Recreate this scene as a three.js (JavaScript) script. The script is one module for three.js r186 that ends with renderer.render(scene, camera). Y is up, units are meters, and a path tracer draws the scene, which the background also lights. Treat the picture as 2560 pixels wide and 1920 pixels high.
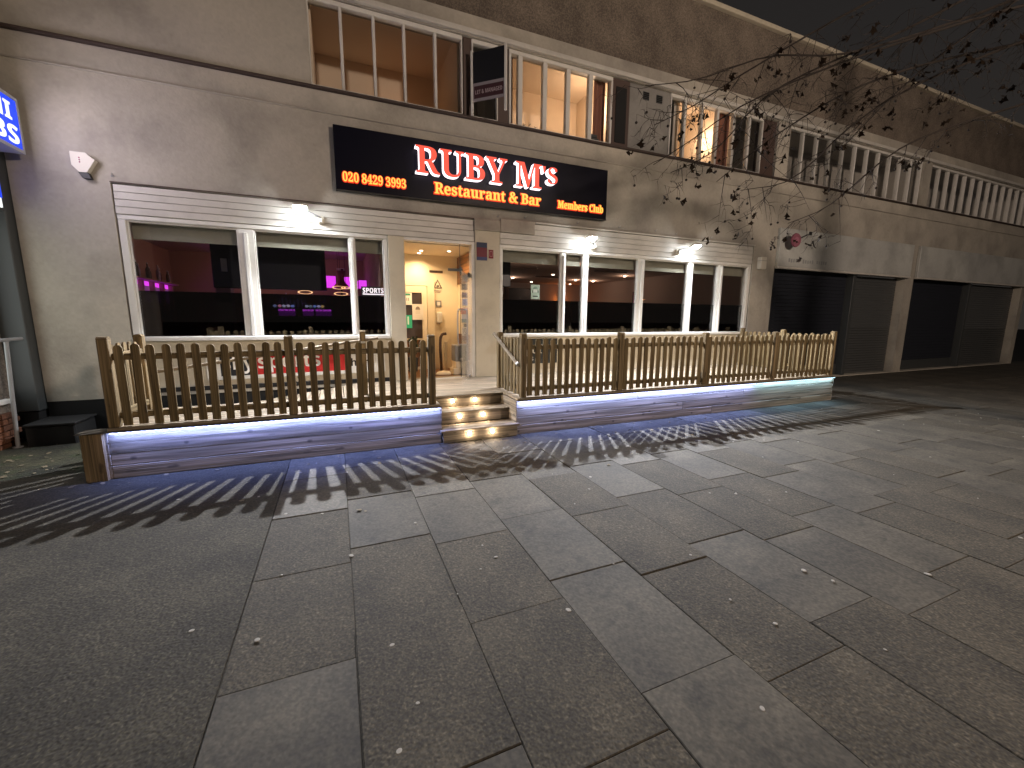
import * as THREE from 'three';
import { FontLoader } from 'three/addons/loaders/FontLoader.js';
import { TextGeometry } from 'three/addons/geometries/TextGeometry.js';
import { mergeGeometries } from 'three/addons/utils/BufferGeometryUtils.js';
import { RectAreaLightUniformsLib } from 'three/addons/lights/RectAreaLightUniformsLib.js';

// ---------- camera, sky, moon, exposure ----------
const scene = new THREE.Scene();
const camera = new THREE.PerspectiveCamera(85.48, 4 / 3, 0.05, 400);
camera.position.set(-1.184, 1.712, 7.846);
camera.rotation.order = 'YXZ';
camera.rotation.set(-0.15743, -0.3966, 0.00652);
scene.add(camera);
const renderer = new THREE.WebGLRenderer({ antialias: true });
renderer.toneMapping = THREE.LinearToneMapping;
renderer.toneMappingExposure = 1.0;
renderer.shadowMap.enabled = true;
{ // night sky over a town: dark, a little warmer and lighter low down
  const w = 64, h = 32, d = new Float32Array(w * h * 4);
  for (let j = 0; j < h; j++) for (let i = 0; i < w; i++) {
    const e = Math.max(0, ((j + .5) / h - .5) * 2), k = (j * w + i) * 4, t = Math.pow(1 - e, 3);
    d[k] = .014 + .016 * t; d[k + 1] = .013 + .013 * t; d[k + 2] = .0135 + .009 * t; d[k + 3] = 1;
  }
  const t = new THREE.DataTexture(d, w, h, THREE.RGBAFormat, THREE.FloatType);
  t.mapping = THREE.EquirectangularReflectionMapping; t.magFilter = t.minFilter = THREE.LinearFilter; t.needsUpdate = true;
  scene.background = t; scene.environment = t;
}
const moon = new THREE.DirectionalLight(0xfff0e0, .02);
moon.position.set(6, 20, 14); moon.castShadow = true; scene.add(moon); scene.add(moon.target);
Object.assign(moon.shadow.camera, { left: -20, right: 25, top: 20, bottom: -20, near: 1, far: 60 });
RectAreaLightUniformsLib.init();

// ---------- helpers ----------
let seed = 7;
const rnd = () => { seed |= 0; seed = seed + 0x6D2B79F5 | 0; let t = Math.imul(seed ^ seed >>> 15, 1 | seed); t = t + Math.imul(t ^ t >>> 7, 61 | t) ^ t; return ((t ^ t >>> 14) >>> 0) / 4294967296; };
const rr = (a, b) => a + (b - a) * rnd();
const V = (x, y, z) => new THREE.Vector3(x, y, z);
const taken = {};
function numbered(n) { if (!(n in taken)) { taken[n] = 0; return n; } return n + '_' + String(++taken[n]).padStart(3, '0'); }
function meta(o, label, category, group, kind) { if (label) o.userData.label = label; if (category) o.userData.category = category; if (group) o.userData.group = group; if (kind) o.userData.kind = kind; return o; }
function thing(name, label, category, group, pos = [0, 0, 0], turn = 0) { const o = new THREE.Group(); o.name = numbered(name); o.position.set(...pos); o.rotation.y = turn; scene.add(o); return meta(o, label, category, group); }
function structure(name) { const o = new THREE.Group(); o.name = numbered(name); o.userData.kind = 'structure'; scene.add(o); return o; }
function part(parent, name, geo, mat, label) { const m = new THREE.Mesh(geo, mat); m.name = name; m.castShadow = m.receiveShadow = true; parent.add(m); if (label) m.userData.label = label; return m; }
function sub(parent, name) { const g = new THREE.Group(); g.name = name; parent.add(g); return g; }
function solo(name, label, category, group, geo, mat, pos) { const m = part(scene, numbered(name), geo, mat); if (pos) m.position.set(...pos); return meta(m, label, category, group); }
// box with small chamfers and uv in metres; the texture's v runs along the grain axis
function bx(x0, x1, y0, y1, z0, z1, c = .004, g = 'x') {
  const C = [(x0 + x1) / 2, (y0 + y1) / 2, (z0 + z1) / 2], H = [(x1 - x0) / 2, (y1 - y0) / 2, (z1 - z0) / 2];
  c = Math.min(c, H[0] * .45, H[1] * .45, H[2] * .45);
  const P = [], N = [], U = [], gi = 'xyz'.indexOf(g), ou = rnd() * 7, ov = rnd() * 7;
  const v = (a, s) => [0, 1, 2].map(b => s[b] * (H[b] - (b === a ? 0 : c)));
  const tri = (p, q, r) => {
    const e1 = [0, 1, 2].map(i => q[i] - p[i]), e2 = [0, 1, 2].map(i => r[i] - p[i]);
    let n = [e1[1] * e2[2] - e1[2] * e2[1], e1[2] * e2[0] - e1[0] * e2[2], e1[0] * e2[1] - e1[1] * e2[0]];
    const l = Math.hypot(...n) || 1; n = n.map(x => x / l);
    if (n[0] * (p[0] + q[0] + r[0]) + n[1] * (p[1] + q[1] + r[1]) + n[2] * (p[2] + q[2] + r[2]) < 0) { [q, r] = [r, q]; n = n.map(x => -x); }
    const a = Math.abs(n[0]) > Math.abs(n[1]) ? (Math.abs(n[0]) > Math.abs(n[2]) ? 0 : 2) : (Math.abs(n[1]) > Math.abs(n[2]) ? 1 : 2);
    let vi = gi === a ? (a + 2) % 3 : gi, ui = 3 - a - vi;
    for (const w of [p, q, r]) { P.push(w[0] + C[0], w[1] + C[1], w[2] + C[2]); N.push(...n); U.push(w[ui] + C[ui] + ou, w[vi] + C[vi] + ov); }
  };
  for (let a = 0; a < 3; a++) for (const s of [-1, 1]) {
    const b = (a + 1) % 3, d = (a + 2) % 3, k = (sb, sd) => { const q = []; q[a] = s; q[b] = sb; q[d] = sd; return v(a, q); };
    tri(k(-1, -1), k(1, -1), k(1, 1)); tri(k(-1, -1), k(1, 1), k(-1, 1));
  }
  if (c > 0) {
    for (let a = 0; a < 3; a++) { const b = (a + 1) % 3, d = (a + 2) % 3;
      for (const sa of [-1, 1]) for (const sb of [-1, 1]) { const q = sd => { const t = []; t[a] = sa; t[b] = sb; t[d] = sd; return t; };
        tri(v(a, q(-1)), v(a, q(1)), v(b, q(1))); tri(v(a, q(-1)), v(b, q(1)), v(b, q(-1))); } }
    for (const i of [-1, 1]) for (const j of [-1, 1]) for (const k of [-1, 1]) tri(v(0, [i, j, k]), v(1, [i, j, k]), v(2, [i, j, k]));
  }
  const G = new THREE.BufferGeometry();
  G.setAttribute('position', new THREE.Float32BufferAttribute(P, 3)); G.setAttribute('normal', new THREE.Float32BufferAttribute(N, 3)); G.setAttribute('uv', new THREE.Float32BufferAttribute(U, 2));
  return G;
}
const plain = g => { const n = g.index ? g.toNonIndexed() : g; for (const k of Object.keys(n.attributes)) if (!['position', 'normal', 'uv'].includes(k)) n.deleteAttribute(k); return n; };
const merge = a => mergeGeometries(a.map(plain));
function rod(a, b, r, r2 = r, n = 10) { const d = b.clone().sub(a), g = new THREE.CylinderGeometry(r2, r, d.length(), n); g.applyQuaternion(new THREE.Quaternion().setFromUnitVectors(V(0, 1, 0), d.clone().normalize())); g.translate((a.x + b.x) / 2, (a.y + b.y) / 2, (a.z + b.z) / 2); return g; }
const tube = (pts, r, n = 24, k = 8) => new THREE.TubeGeometry(new THREE.CatmullRomCurve3(pts), n, r, k);
function extr(pts, depth, holes = []) { const s = new THREE.Shape(pts.map(p => new THREE.Vector2(...p))); for (const h of holes) s.holes.push(new THREE.Path(h.map(p => new THREE.Vector2(...p)))); return new THREE.ExtrudeGeometry(s, { depth, bevelEnabled: false }); }
const rect = (x0, x1, y0, y1) => [[x0, y0], [x1, y0], [x1, y1], [x0, y1]];
const disc = (r, d, n = 20) => { const g = new THREE.CylinderGeometry(r, r, d, n); g.rotateX(Math.PI / 2); return g; };

// ---------- procedural textures ----------
const lat = []; { let s = 99; for (let i = 0; i < 65536; i++) { s = Math.imul(s, 1664525) + 1013904223 | 0; lat.push((s >>> 8) / 16777216); } }
function vn(x, y, px, py, sd = 0) { // periodic value noise
  const xi = Math.floor(x), yi = Math.floor(y), fx = x - xi, fy = y - yi, u = fx * fx * (3 - 2 * fx), w = fy * fy * (3 - 2 * fy);
  const L = (i, j) => lat[((((i % px) + px) % px) * 131 + (((j % py) + py) % py) * 7919 + sd * 101) & 65535];
  return (L(xi, yi) * (1 - u) + L(xi + 1, yi) * u) * (1 - w) + (L(xi, yi + 1) * (1 - u) + L(xi + 1, yi + 1) * u) * w;
}
function fbm(u, v, f, o, sd = 0, fy = f) { let s = 0, a = .5, t = 0; for (let i = 0; i < o; i++) { s += a * vn(u * f, v * fy, f, fy, sd + i * 13); t += a; a *= .5; f *= 2; fy *= 2; } return s / t; }
function tex(w, h, fn, sizeU, sizeV, color = true) {
  const d = new Uint8Array(w * h * 4);
  for (let j = 0; j < h; j++) for (let i = 0; i < w; i++) { const c = fn(i / w, j / h), k = (j * w + i) * 4; for (let q = 0; q < 3; q++) d[k + q] = Math.max(0, Math.min(255, 255 * (color ? c[q] : c))); d[k + 3] = 255; }
  const t = new THREE.DataTexture(d, w, h); t.wrapS = t.wrapT = THREE.RepeatWrapping; t.magFilter = THREE.LinearFilter; t.minFilter = THREE.LinearMipmapLinearFilter; t.generateMipmaps = true;
  if (color) t.colorSpace = THREE.SRGBColorSpace; t.repeat.set(1 / sizeU, 1 / sizeV); t.needsUpdate = true; return t;
}
const T = {};
T.wall = tex(1024, 1024, (u, v) => { const a = fbm(u, v, 3, 4, 1), b = fbm(u, v, 9, 5, 5), s = fbm(u, v, 14, 3, 9, 2), f = fbm(u, v, 128, 2, 3);
  let k = .82 + .20 * (a - .5) + .32 * Math.max(0, .58 - b) * -1 + .05 * (f - .5); k -= .20 * Math.max(0, s - .62); return [k, k * .985, k * .95 - .02 * (a - .5)]; }, 5.3, 5.3);
T.wallB = tex(512, 512, (u, v) => fbm(u, v, 64, 3, 2) * .7 + fbm(u, v, 12, 3, 4) * .3, 1.7, 1.7, false);
T.dash = tex(512, 512, (u, v) => { const a = fbm(u, v, 5, 4, 21), f = fbm(u, v, 110, 2, 6); const k = .72 + .25 * (a - .5) + .35 * (f - .5); return [k, k * .97, k * .93]; }, 1.9, 1.9);
T.paint = tex(512, 512, (u, v) => { const a = fbm(u, v, 6, 4, 31), b = fbm(u, v, 40, 3, 17); const k = .94 - .07 * Math.max(0, a - .5) * 2 - .10 * Math.max(0, b - .6); return [k, k * .995, k * .98]; }, 1.3, 1.3);
T.wood = tex(256, 1024, (u, v) => { const q = u + .05 * (fbm(u, v, 4, 2, 41, 3) - .5), g = fbm(q, v, 36, 3, 44, 3), h = fbm(q, v, 9, 3, 47, 2), kn = fbm(u, v, 5, 2, 49, 14); let k = .70 + .50 * (g - .5) + .42 * (h - .5); if (kn > .76) k *= 1 - 2.4 * (kn - .76); return [k, k * .96, k * (.88 + .1 * (h - .5))]; }, .32, 1.7);
T.woodB = tex(256, 512, (u, v) => fbm(u, v, 40, 3, 44, 3), .32, 1.7, false);
T.slab = tex(512, 512, (u, v) => { const a = fbm(u, v, 4, 4, 51), f = fbm(u, v, 90, 3, 53), s = fbm(u, v, 16, 2, 57); let k = .78 + .40 * (a - .5) + .42 * (f - .5); if (s > .66) k -= .7 * (s - .66); return [k, k * .985, k * .95]; }, 1.37, 1.37);
T.agg = tex(1024, 1024, (u, v) => { const a = fbm(u, v, 5, 3, 61), f = vn(u * 150, v * 150, 150, 150, 63), g = vn(u * 260, v * 260, 260, 260, 67); let k = .66 + .30 * (a - .5) + .28 * (f - .5) + .26 * (g - .5); if (f > .88) k += .14; return [k, k * .97, k * .9]; }, 1.61, 1.61);
T.aggB = tex(512, 512, (u, v) => vn(u * 90, v * 90, 90, 90, 63) * .6 + fbm(u, v, 30, 3, 64) * .4, .97, .97, false);
T.asph = tex(512, 512, (u, v) => { const k = .6 + .5 * (vn(u * 200, v * 200, 200, 200, 71) - .5) + .3 * (fbm(u, v, 5, 3, 73) - .5); return [k, k, k * .97]; }, 1.5, 1.5);
T.dirt = tex(512, 512, (u, v) => { const a = fbm(u, v, 5, 5, 81), b = fbm(u, v, 13, 4, 83), f = fbm(u, v, 80, 2, 84); const k = .62 + .7 * (a - .5) + .3 * (f - .5), m = Math.max(0, b - .5) * 2; return [k * (1 - .35 * m), k * (1 - .1 * m), k * (.85 - .35 * m)]; }, 1.9, 1.9);
const srgb = (r, g, b) => new THREE.Color().setRGB(r, g, b); // linear base colours
const M = {};
const std = (name, r, g, b, rough = .8, o = {}) => (M[name] = new THREE.MeshStandardMaterial({ color: srgb(r, g, b), roughness: rough, ...o }), M[name].name = name, M[name]);
std('wall', .70, .67, .615, .9, { map: T.wall, bumpMap: T.wallB, bumpScale: .004 });
std('dash', .33, .29, .25, .95, { map: T.dash, bumpMap: T.wallB, bumpScale: .01 });
std('white', .80, .79, .76, .45, { map: T.paint });
std('cream', .66, .60, .48, .6, { map: T.paint });
std('board', .68, .66, .62, .5, { map: T.paint });
std('black', .012, .012, .013, .5);
std('plinth', .006, .006, .006, .8);
std('darkgrey', .05, .055, .055, .5);
std('panelBlack', .005, .005, .011, .5); M.panelBlack = new THREE.MeshPhysicalMaterial({ color: srgb(.005, .005, .012), roughness: .35, specularIntensity: .25 });
std('brownPanel', .075, .046, .036, .6);
std('ledgeDark', .05, .032, .026, .7); std('alarmWhite', .66, .62, .53, .5);
std('steel', .55, .55, .56, .3, { metalness: 1 });
std('grey', .25, .25, .25, .6);
const woodSet = [[.37, .285, .15], [.32, .24, .12], [.41, .325, .18], [.345, .265, .14]].map((c, i) => std('picket' + i, ...c, .82, { map: T.wood, bumpMap: T.woodB, bumpScale: .002 }));
const postSet = [[.37, .285, .16], [.40, .31, .175], [.34, .26, .145]].map((c, i) => std('post' + i, ...c, .85, { map: T.wood, bumpMap: T.woodB, bumpScale: .002 }));
const skirtSet = [[.42, .375, .32], [.38, .335, .285], [.45, .40, .34]].map((c, i) => std('skirt' + i, ...c, .8, { map: T.wood, bumpMap: T.woodB, bumpScale: .002 }));
std('nosing', .11, .092, .065, .85, { map: T.wood });
const deckSet = [[.52, .45, .36], [.48, .42, .33], [.56, .48, .39], [.50, .43, .35]].map((c, i) => std('deck' + i, ...c, .75, { map: T.wood, bumpMap: T.woodB, bumpScale: .002 }));
const slabSmooth = [[.104, .092, .071], [.098, .087, .067], [.110, .098, .076]].map((c, i) => std('slab' + i, ...c, .78, { map: T.slab, bumpMap: T.aggB, bumpScale: .0012 }));
const slabPale = std('slabPale', .135, .122, .098, .75, { map: T.slab, bumpMap: T.aggB, bumpScale: .001 });
const slabRough = [[.120, .106, .081], [.113, .100, .076]].map((c, i) => std('slabRough' + i, ...c, .85, { map: T.agg, bumpMap: T.aggB, bumpScale: .003 }));
std('mortar', .08, .072, .056, .95);
std('asphalt', .06, .06, .058, .9, { map: T.asph });
std('tarmac', .095, .088, .070, .9, { map: T.agg, bumpMap: T.aggB, bumpScale: .004 });
std('soil', .085, .08, .055, .95, { map: T.dirt, bumpMap: T.aggB, bumpScale: .01 });
std('brick', .30, .12, .06, .85, { map: T.slab }); std('brick2', .24, .10, .055, .85, { map: T.slab });
const glass = new THREE.MeshPhysicalMaterial({ color: 0xffffff, roughness: 0, transmission: 1, thickness: 0, ior: 1.5 }); glass.name = 'glass';
const film = new THREE.MeshPhysicalMaterial({ color: srgb(.17, .17, .19), roughness: .02, transmission: 1, thickness: 0, ior: 1.4 }); film.name = 'film';
const emit = (name, r, g, b, k, base = [.5, .5, .5]) => { const m = new THREE.MeshStandardMaterial({ color: srgb(...base), roughness: .5, emissive: srgb(r, g, b), emissiveIntensity: k }); m.name = name; return M[name] = m; };
function canvasMat(name, w, h, draw, rough = .6, o = {}) { const c = document.createElement('canvas'); c.width = w; c.height = h; draw(c.getContext('2d'), w, h); const t = new THREE.CanvasTexture(c); t.colorSpace = THREE.SRGBColorSpace; const m = new THREE.MeshStandardMaterial({ map: t, roughness: rough, ...o }); m.name = name; return m; }
const sheet = (w, h, d = .003) => { const g = new THREE.BoxGeometry(w, h, d); return g; }; // thin printed sheet, uv 0..1 on its faces
const loader = new FontLoader();
const serif = await loader.loadAsync('fonts/droid/droid_serif_bold.typeface.json');
const sans = await loader.loadAsync('fonts/droid/droid_sans_bold.typeface.json');
function area(parent, color, power, w, h, pos, look) { const l = new THREE.RectAreaLight(color, power, w, h); l.position.set(...pos); l.lookAt(pos[0] + look[0], pos[1] + look[1], pos[2] + look[2]); (parent || scene).add(l); return l; }
function point(parent, color, cd, pos, radius = 2) { const l = new THREE.PointLight(color, cd); l.position.set(...pos); l.castShadow = true; l.shadow.radius = radius; (parent || scene).add(l); return l; }

// ---------- ground ----------
{
  const g = structure('ground'); part(g, 'ground_sheet', bx(-150, 150, -.5, -.16, -150, 150, 0), M.asphalt);
  const rd = structure('road'); part(rd, 'road_surface', bx(-60, 60, -.156, -.11, 9.18, 16.5, 0), M.asphalt);
  const kb = structure('kerb'); for (let i = 0; i < 34; i++) part(kb, 'kerb_stone', bx(-9 + i * .915, -9 + i * .915 + .905, -.15, .002, 9.0, 9.17, .012), slabSmooth[i % 3]);
  const far = structure('far_pavement'); part(far, 'paving', bx(-60, 60, -.156, 0, 16.6, 20, .01), slabSmooth[0]);
  const pv = structure('pavement');
  part(pv, 'mortar_bed', bx(-1.786, 40, -.15, -.012, 2.0, 8.99, 0), M.mortar);
  part(pv, 'tarmac_patch', bx(-9, -1.789, -.11, .0, 2.0, 8.985, 0), M.tarmac);
  part(pv, 'paving_margin', bx(8.62, 40, -.1, -.006, -.3, 1.995, 0), slabSmooth[1]);
  const soil = structure('side_ground'); part(soil, 'trodden_earth', bx(-9, -3.47, -.15, -.004, -.3, 1.99, 0), M.soil);
  const pitch = .603, rest = [];
  const geos = {};
  for (let c = -3; c < 48; c++) {
    const x0 = .024 + c * pitch, odd = ((c % 2) + 2) % 2; // even columns: joints at 3.82; odd: 4.0
    const z00 = odd ? 4.0 : 3.82;
    for (let k = -2; k < 6; k++) {
      let z0 = z00 + k * .905, z1 = z0 + .905; if (z1 < 2.05 || z0 > 8.99) continue;
      z0 = Math.max(z0, 2.02); z1 = Math.min(z1, 8.985);
      const dz = rr(-.006, .003), gap = .003;
      let mat;
      const h = rnd();
      if (odd && k >= 0) mat = h < .72 ? slabRough[h < .4 ? 0 : 1] : slabSmooth[1];
      else if (odd) mat = c < 0 ? slabPale : h < .5 ? slabSmooth[2] : slabPale;
      else if (k === 0) mat = slabSmooth[c % 4 === 0 ? 0 : 1];
      else mat = h < .35 ? slabRough[0] : slabSmooth[h < .7 ? 1 : 2];
      if (c < -3) mat = h < .5 ? slabSmooth[1] : slabRough[1];
      const G = bx(x0 + gap / 2, x0 + pitch - gap / 2, -.06, dz, z0 + gap / 2, z1 - gap / 2, .004, 'z');
      const tilt = new THREE.Matrix4().makeRotationX(rr(-.003, .003)); G.translate(-x0, 0, -z0).applyMatrix4(tilt).translate(x0, 0, z0);
      if (x0 < 13 && x0 > -7) part(pv, 'slab', G, mat); else rest.push(G);
    }
  }
  const m = part(pv, 'far_slab', merge(rest), slabSmooth[1]); m.userData.kind = 'stuff';
}

// ---------- the restaurant building ----------
const B = thing('restaurant_building', 'cream rendered shop building with two wide shopfront windows and a row of flat windows above', 'building');
const X0 = -5.02, X1 = 9.5;
part(B, 'wall', extr(rect(X0, X1, .5, 6.95), .30, [rect(-3.989, 1.31, .5001 + .048, 3.541), rect(1.82, 8.82, .548, 3.57), rect(-1.35, 9.3, 5.29, 6.61)]).translate(0, 0, -.30), M.wall);
part(B, 'plinth', bx(X0, X1, -.1, .499, -.3, -.004, 0), M.plinth);
part(B, 'upper_wall', bx(X0, X1, 6.953, 8.5, -.3, -.03, 0), M.dash);
part(B, 'parapet_coping', bx(X0 - .03, X1, 8.503, 8.6, -.4, .06, .01), M.cream);
part(B, 'roof', bx(X0, X1, 8.3, 8.4, -10.4, -.42, 0), M.plinth);
part(B, 'eaves_band', bx(-1.4, X1, 6.62, 6.70, .002, .07, .008), M.board);
part(B, 'string_course', bx(X0, X1, 4.925, 4.95, .002, .028, .006), M.wall);
part(B, 'ledge', bx(X0, X1, 5.25, 5.285, .002, .08, .006), M.ledgeDark);
// shiplap boards above the windows
part(B, 'board_backing', bx(-3.985, 1.305, 3.13, 3.536, -.2, -.05, 0), M.grey);
for (let i = 0; i < 4; i++) part(B, 'cladding_board', bx(-3.97, 1.30, 3.135 + i * .1, 3.135 + i * .1 + .094, -.045, .004 - i * .004, .004), M.board);
part(B, 'board_backing', bx(1.825, 8.815, 3.13, 3.565, -.2, -.05, 0), M.grey);
for (let i = 0; i < 4; i++) part(B, 'cladding_board', bx(i > 1 ? 2.565 : 1.83, 8.80, 3.135 + i * .108, 3.135 + i * .108 + (i === 3 ? .1 : .103), -.045, .004 - i * .004, .004), M.board);
part(B, 'cover_box', bx(1.825, 2.56, 3.354, 3.60, -.045, .05, .008), M.wall);
part(B, 'trim_rail', bx(2.57, 8.82, 3.575, 3.60, .002, .04, .006), M.board);
part(B, 'drip_rail', bx(-3.99, 1.305, 3.545, 3.56, .002, .022, .004), M.brownPanel);
part(B, 'pier_cap', bx(1.30, 1.822, 3.35, 3.55, .002, .045, .008), M.wall);
part(B, 'pier', bx(1.318, 1.815, .549, 3.345, .002, .022, .006), M.cream);
// shopfront windows
let blindNo = 0; const blindLabels = ['rolled blind in the bar pane next to the plain render', 'rolled blind in the middle bar pane in front of the large television', 'rolled blind in the narrow bar pane beside the door pilaster', 'rolled blind in the dining pane beside the pier notices', 'rolled blind in the narrowest dining pane, left of a floodlight', 'rolled blind in the wide dining pane under the floodlight nearer the door', 'rolled blind in the wide dining pane with the orange lamp reflection', 'rolled blind in the dining pane under the floodlight farther from the door', 'rolled blind in the dining pane at the shuttered shop end'];
function shopWindow(xl, xr, panes, name) {
  const w = sub(B, 'window'); const yb = 1.40, yt = 3.065;
  part(w, 'head', bx(xl, xr, yt, 3.128, -.15, -.012, .006), M.white);
  part(w, 'sill', bx(xl - .02 + .03, xr - .01, 1.335, yb - .001, -.15, .07, .008), M.white);
  part(w, 'frame', bx(xl, panes[0][0], yb, yt - .002, -.15, -.014, .006), M.white);
  part(w, 'frame', bx(panes.at(-1)[1], xr, yb, yt - .002, -.15, -.014, .006), M.white);
  for (let i = 0; i < panes.length; i++) {
    const [a, b] = panes[i];
    part(w, 'pane', bx(a - .01, b + .01, yb - .01 + .012, yt - .003, -.104, -.100, 0), glass);
    part(w, 'privacy_film', bx(a + .001, b - .001, yb + .003, 2.08, -.108, -.1055, 0), film);
    for (const s of [a, b - .018]) part(w, 'glazing_bead', bx(s, s + .018, yb + .002, yt - .004, -.0985, -.04, .004), M.white);
    part(w, 'glazing_bead', bx(a + .019, b - .019, yt - .022, yt - .004, -.0985, -.04, .004), M.white);
    if (i) { const m0 = panes[i - 1][1]; part(w, 'mullion', bx(m0, a, yb, yt - .002, -.15, -.03, .006), M.white); const mm = (m0 + a) / 2, hw = Math.min(.03, (a - m0) * .3); part(w, 'mullion_rib', bx(mm - hw, mm + hw, yb + .002, yt - .06, -.028, .018, .012), M.white); }
    const bl = thing('roller_blind', blindLabels[blindNo++], 'blind', 'roller blinds at the tops of the shopfront panes', [0, 0, 0]);
    part(bl, 'fabric', bx(a + .004, b - .004, 2.84, 3.05, -.20, -.196, 0), M.blind); part(bl, 'hem_bar', bx(a + .004, b - .004, 2.825, 2.842, -.205, -.191, .003), M.blind);
    part(bl, 'roller', rod(V(a + .004, 3.07, -.22), V(b - .004, 3.07, -.22), .03), M.blind);
  }
  return w;
}
std('blind', .26, .255, .205, .9, { map: T.paint });
const PL = [[-3.884, -2.530], [-2.314, -.913], [-.832, -.349]], PR = [[1.885, 3.218], [3.311, 3.764], [3.87, 5.22], [5.375, 6.715], [6.84, 7.70], [7.825, 8.71]];
shopWindow(-3.97, -.285, PL); shopWindow(1.832, 8.80, PR);
part(B, 'stall_riser', bx(-3.985, -.285, .549, 1.33, -.16, -.02, .004), M.cream);
part(B, 'stall_riser', bx(1.825, 8.815, .549, 1.33, -.16, -.02, .004), M.cream);
part(B, 'riser_skirting', bx(-3.98, -.29, .55, .62, -.018, .002, .004), M.plinth);
part(B, 'pilaster', bx(-.28, -.004, .549, 3.128, -.16, .02, .006), M.cream);
part(B, 'door_frame', bx(1.252, 1.308, .549, 3.128, -.16, .012, .006), M.white);
part(B, 'door_frame', bx(-.002, 1.25, 3.075, 3.128, -.16, .012, .006), M.white);
// rooms behind the shopfront
function room(x0, x1, y0, y1, z0, z1, wm, fm, cm, parent = B, t = .08) {
  part(parent, 'interior_wall', bx(x0 - t, x1 + t, y0 - t, y1 + t, z0 - t, z0, 0), wm);
  part(parent, 'interior_wall', bx(x0 - t, x0, y0, y1, z0 + .002, z1, 0), wm); part(parent, 'interior_wall', bx(x1, x1 + t, y0, y1, z0 + .002, z1, 0), wm);
  part(parent, 'interior_floor', bx(x0 - t, x1 + t, y0 - t, y0 - .002, z0 + .002, z1, 0), fm); part(parent, 'interior_ceiling', bx(x0 - t, x1 + t, y1 + .002, y1 + t, z0 + .002, z1, 0), cm);
}
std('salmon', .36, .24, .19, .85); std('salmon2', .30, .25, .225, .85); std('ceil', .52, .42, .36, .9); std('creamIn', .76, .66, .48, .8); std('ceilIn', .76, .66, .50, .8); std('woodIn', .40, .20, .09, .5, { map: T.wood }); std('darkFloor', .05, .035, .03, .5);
std('roomWarm', .74, .62, .47, .9); std('roomDark', .48, .45, .40, .9); std('navy', .012, .014, .022, .35); std('magenta', .35, .05, .14, .8);
room(-4.9, -.40, .55, 3.3, -5.2, -.305, M.salmon, M.darkFloor, M.ceil);
room(-.20, 1.42, .55, 3.06, -1.6, -.165, M.creamIn, M.woodIn, M.ceilIn);
room(1.66, 10.2, .55, 3.32, -10.2, -.305, M.salmon2, M.darkFloor, M.ceil);
// upper flats: window strip
{
  const yb = 5.29, yt = 6.61;
  const xs = [-1.35, -.87, -.37, .117, .644, 1.126]; // left flat, dim brown panes
  const solid = (a, b, m, n) => part(B, n, bx(a, b, yb + .003, yt - .003, -.25, -.06, .004), m);
  const win = (edges, bar = .045) => { const w = sub(B, 'window');
    part(w, 'frame', bx(edges[0], edges.at(-1), yt - .07, yt - .003, -.14, -.04, .006), M.white); part(w, 'frame', bx(edges[0], edges.at(-1), yb + .003, yb + .06, -.14, -.04, .006), M.white);
    edges.forEach((e, i) => part(w, i && i < edges.length - 1 ? 'mullion' : 'frame', bx(e - (i ? bar / 2 : 0), e + (i < edges.length - 1 ? bar / 2 : 0), yb + .062, yt - .072, -.14, -.038, .006), M.white));
    for (let i = 0; i < edges.length - 1; i++) part(w, 'pane', bx(edges[i] + .01, edges[i + 1] - .01, yb + .05, yt - .06, -.10, -.096, 0), glass); return w; };
  win(xs); win([1.30, 1.80], .05); solid(1.80, 2.02, M.brownPanel, 'infill_panel'); win([2.02, 2.25, 2.77, 3.284, 3.80, 4.33], .09);
  solid(1.15, 1.298, M.brownPanel, 'infill_panel');
  solid(4.332, 4.77, M.brownPanel, 'infill_panel'); part(B, 'inner_panel', bx(4.42, 4.69, yb + .1, yt - .15, -.055, -.045, .004), M.plinth);
  solid(4.772, 5.865, M.wallGrey = std('wallGrey', .42, .42, .42, .9, { map: T.wall }), 'render_panel');
  for (const [x, y] of [[5.19, 6.42], [5.55, 6.42]]) { const v = sub(B, 'air_vent'); part(v, 'surround', bx(x - .08, x + .08, y - .08, y + .08, -.058, -.045, .004), M.darkgrey); for (let i = 0; i < 4; i++) part(v, 'louvre', bx(x - .07, x + .07, y - .065 + i * .035, y - .045 + i * .035, -.044, -.03, .003), M.plinth); }
  win([5.867, 6.30, 6.81, 7.29, 7.815, 8.34, 8.81], .06); solid(8.812, 9.3, M.brownPanel, 'infill_panel');
  room(-1.3, 1.1, 5.2, 6.8, -2.0, -.305, M.roomWarm, M.darkFloor, M.roomWarm); room(1.26, 1.84, 5.2, 6.8, -1.4, -.305, M.roomDark, M.darkFloor, M.roomDark);
  room(2.02, 4.75, 5.2, 7.1, -2.2, -.305, M.roomWarm, M.darkFloor, M.roomWarm); room(4.92, 6.2, 5.2, 6.8, -1.4, -.305, M.roomDark, M.darkFloor, M.roomDark);
  room(6.36, 8.0, 5.2, 7.1, -2.2, -.305, M.roomWarm, M.darkFloor, M.roomWarm); room(8.16, 9.3, 5.2, 6.8, -1.4, -.305, M.roomDark, M.darkFloor, M.roomDark);
}

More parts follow.
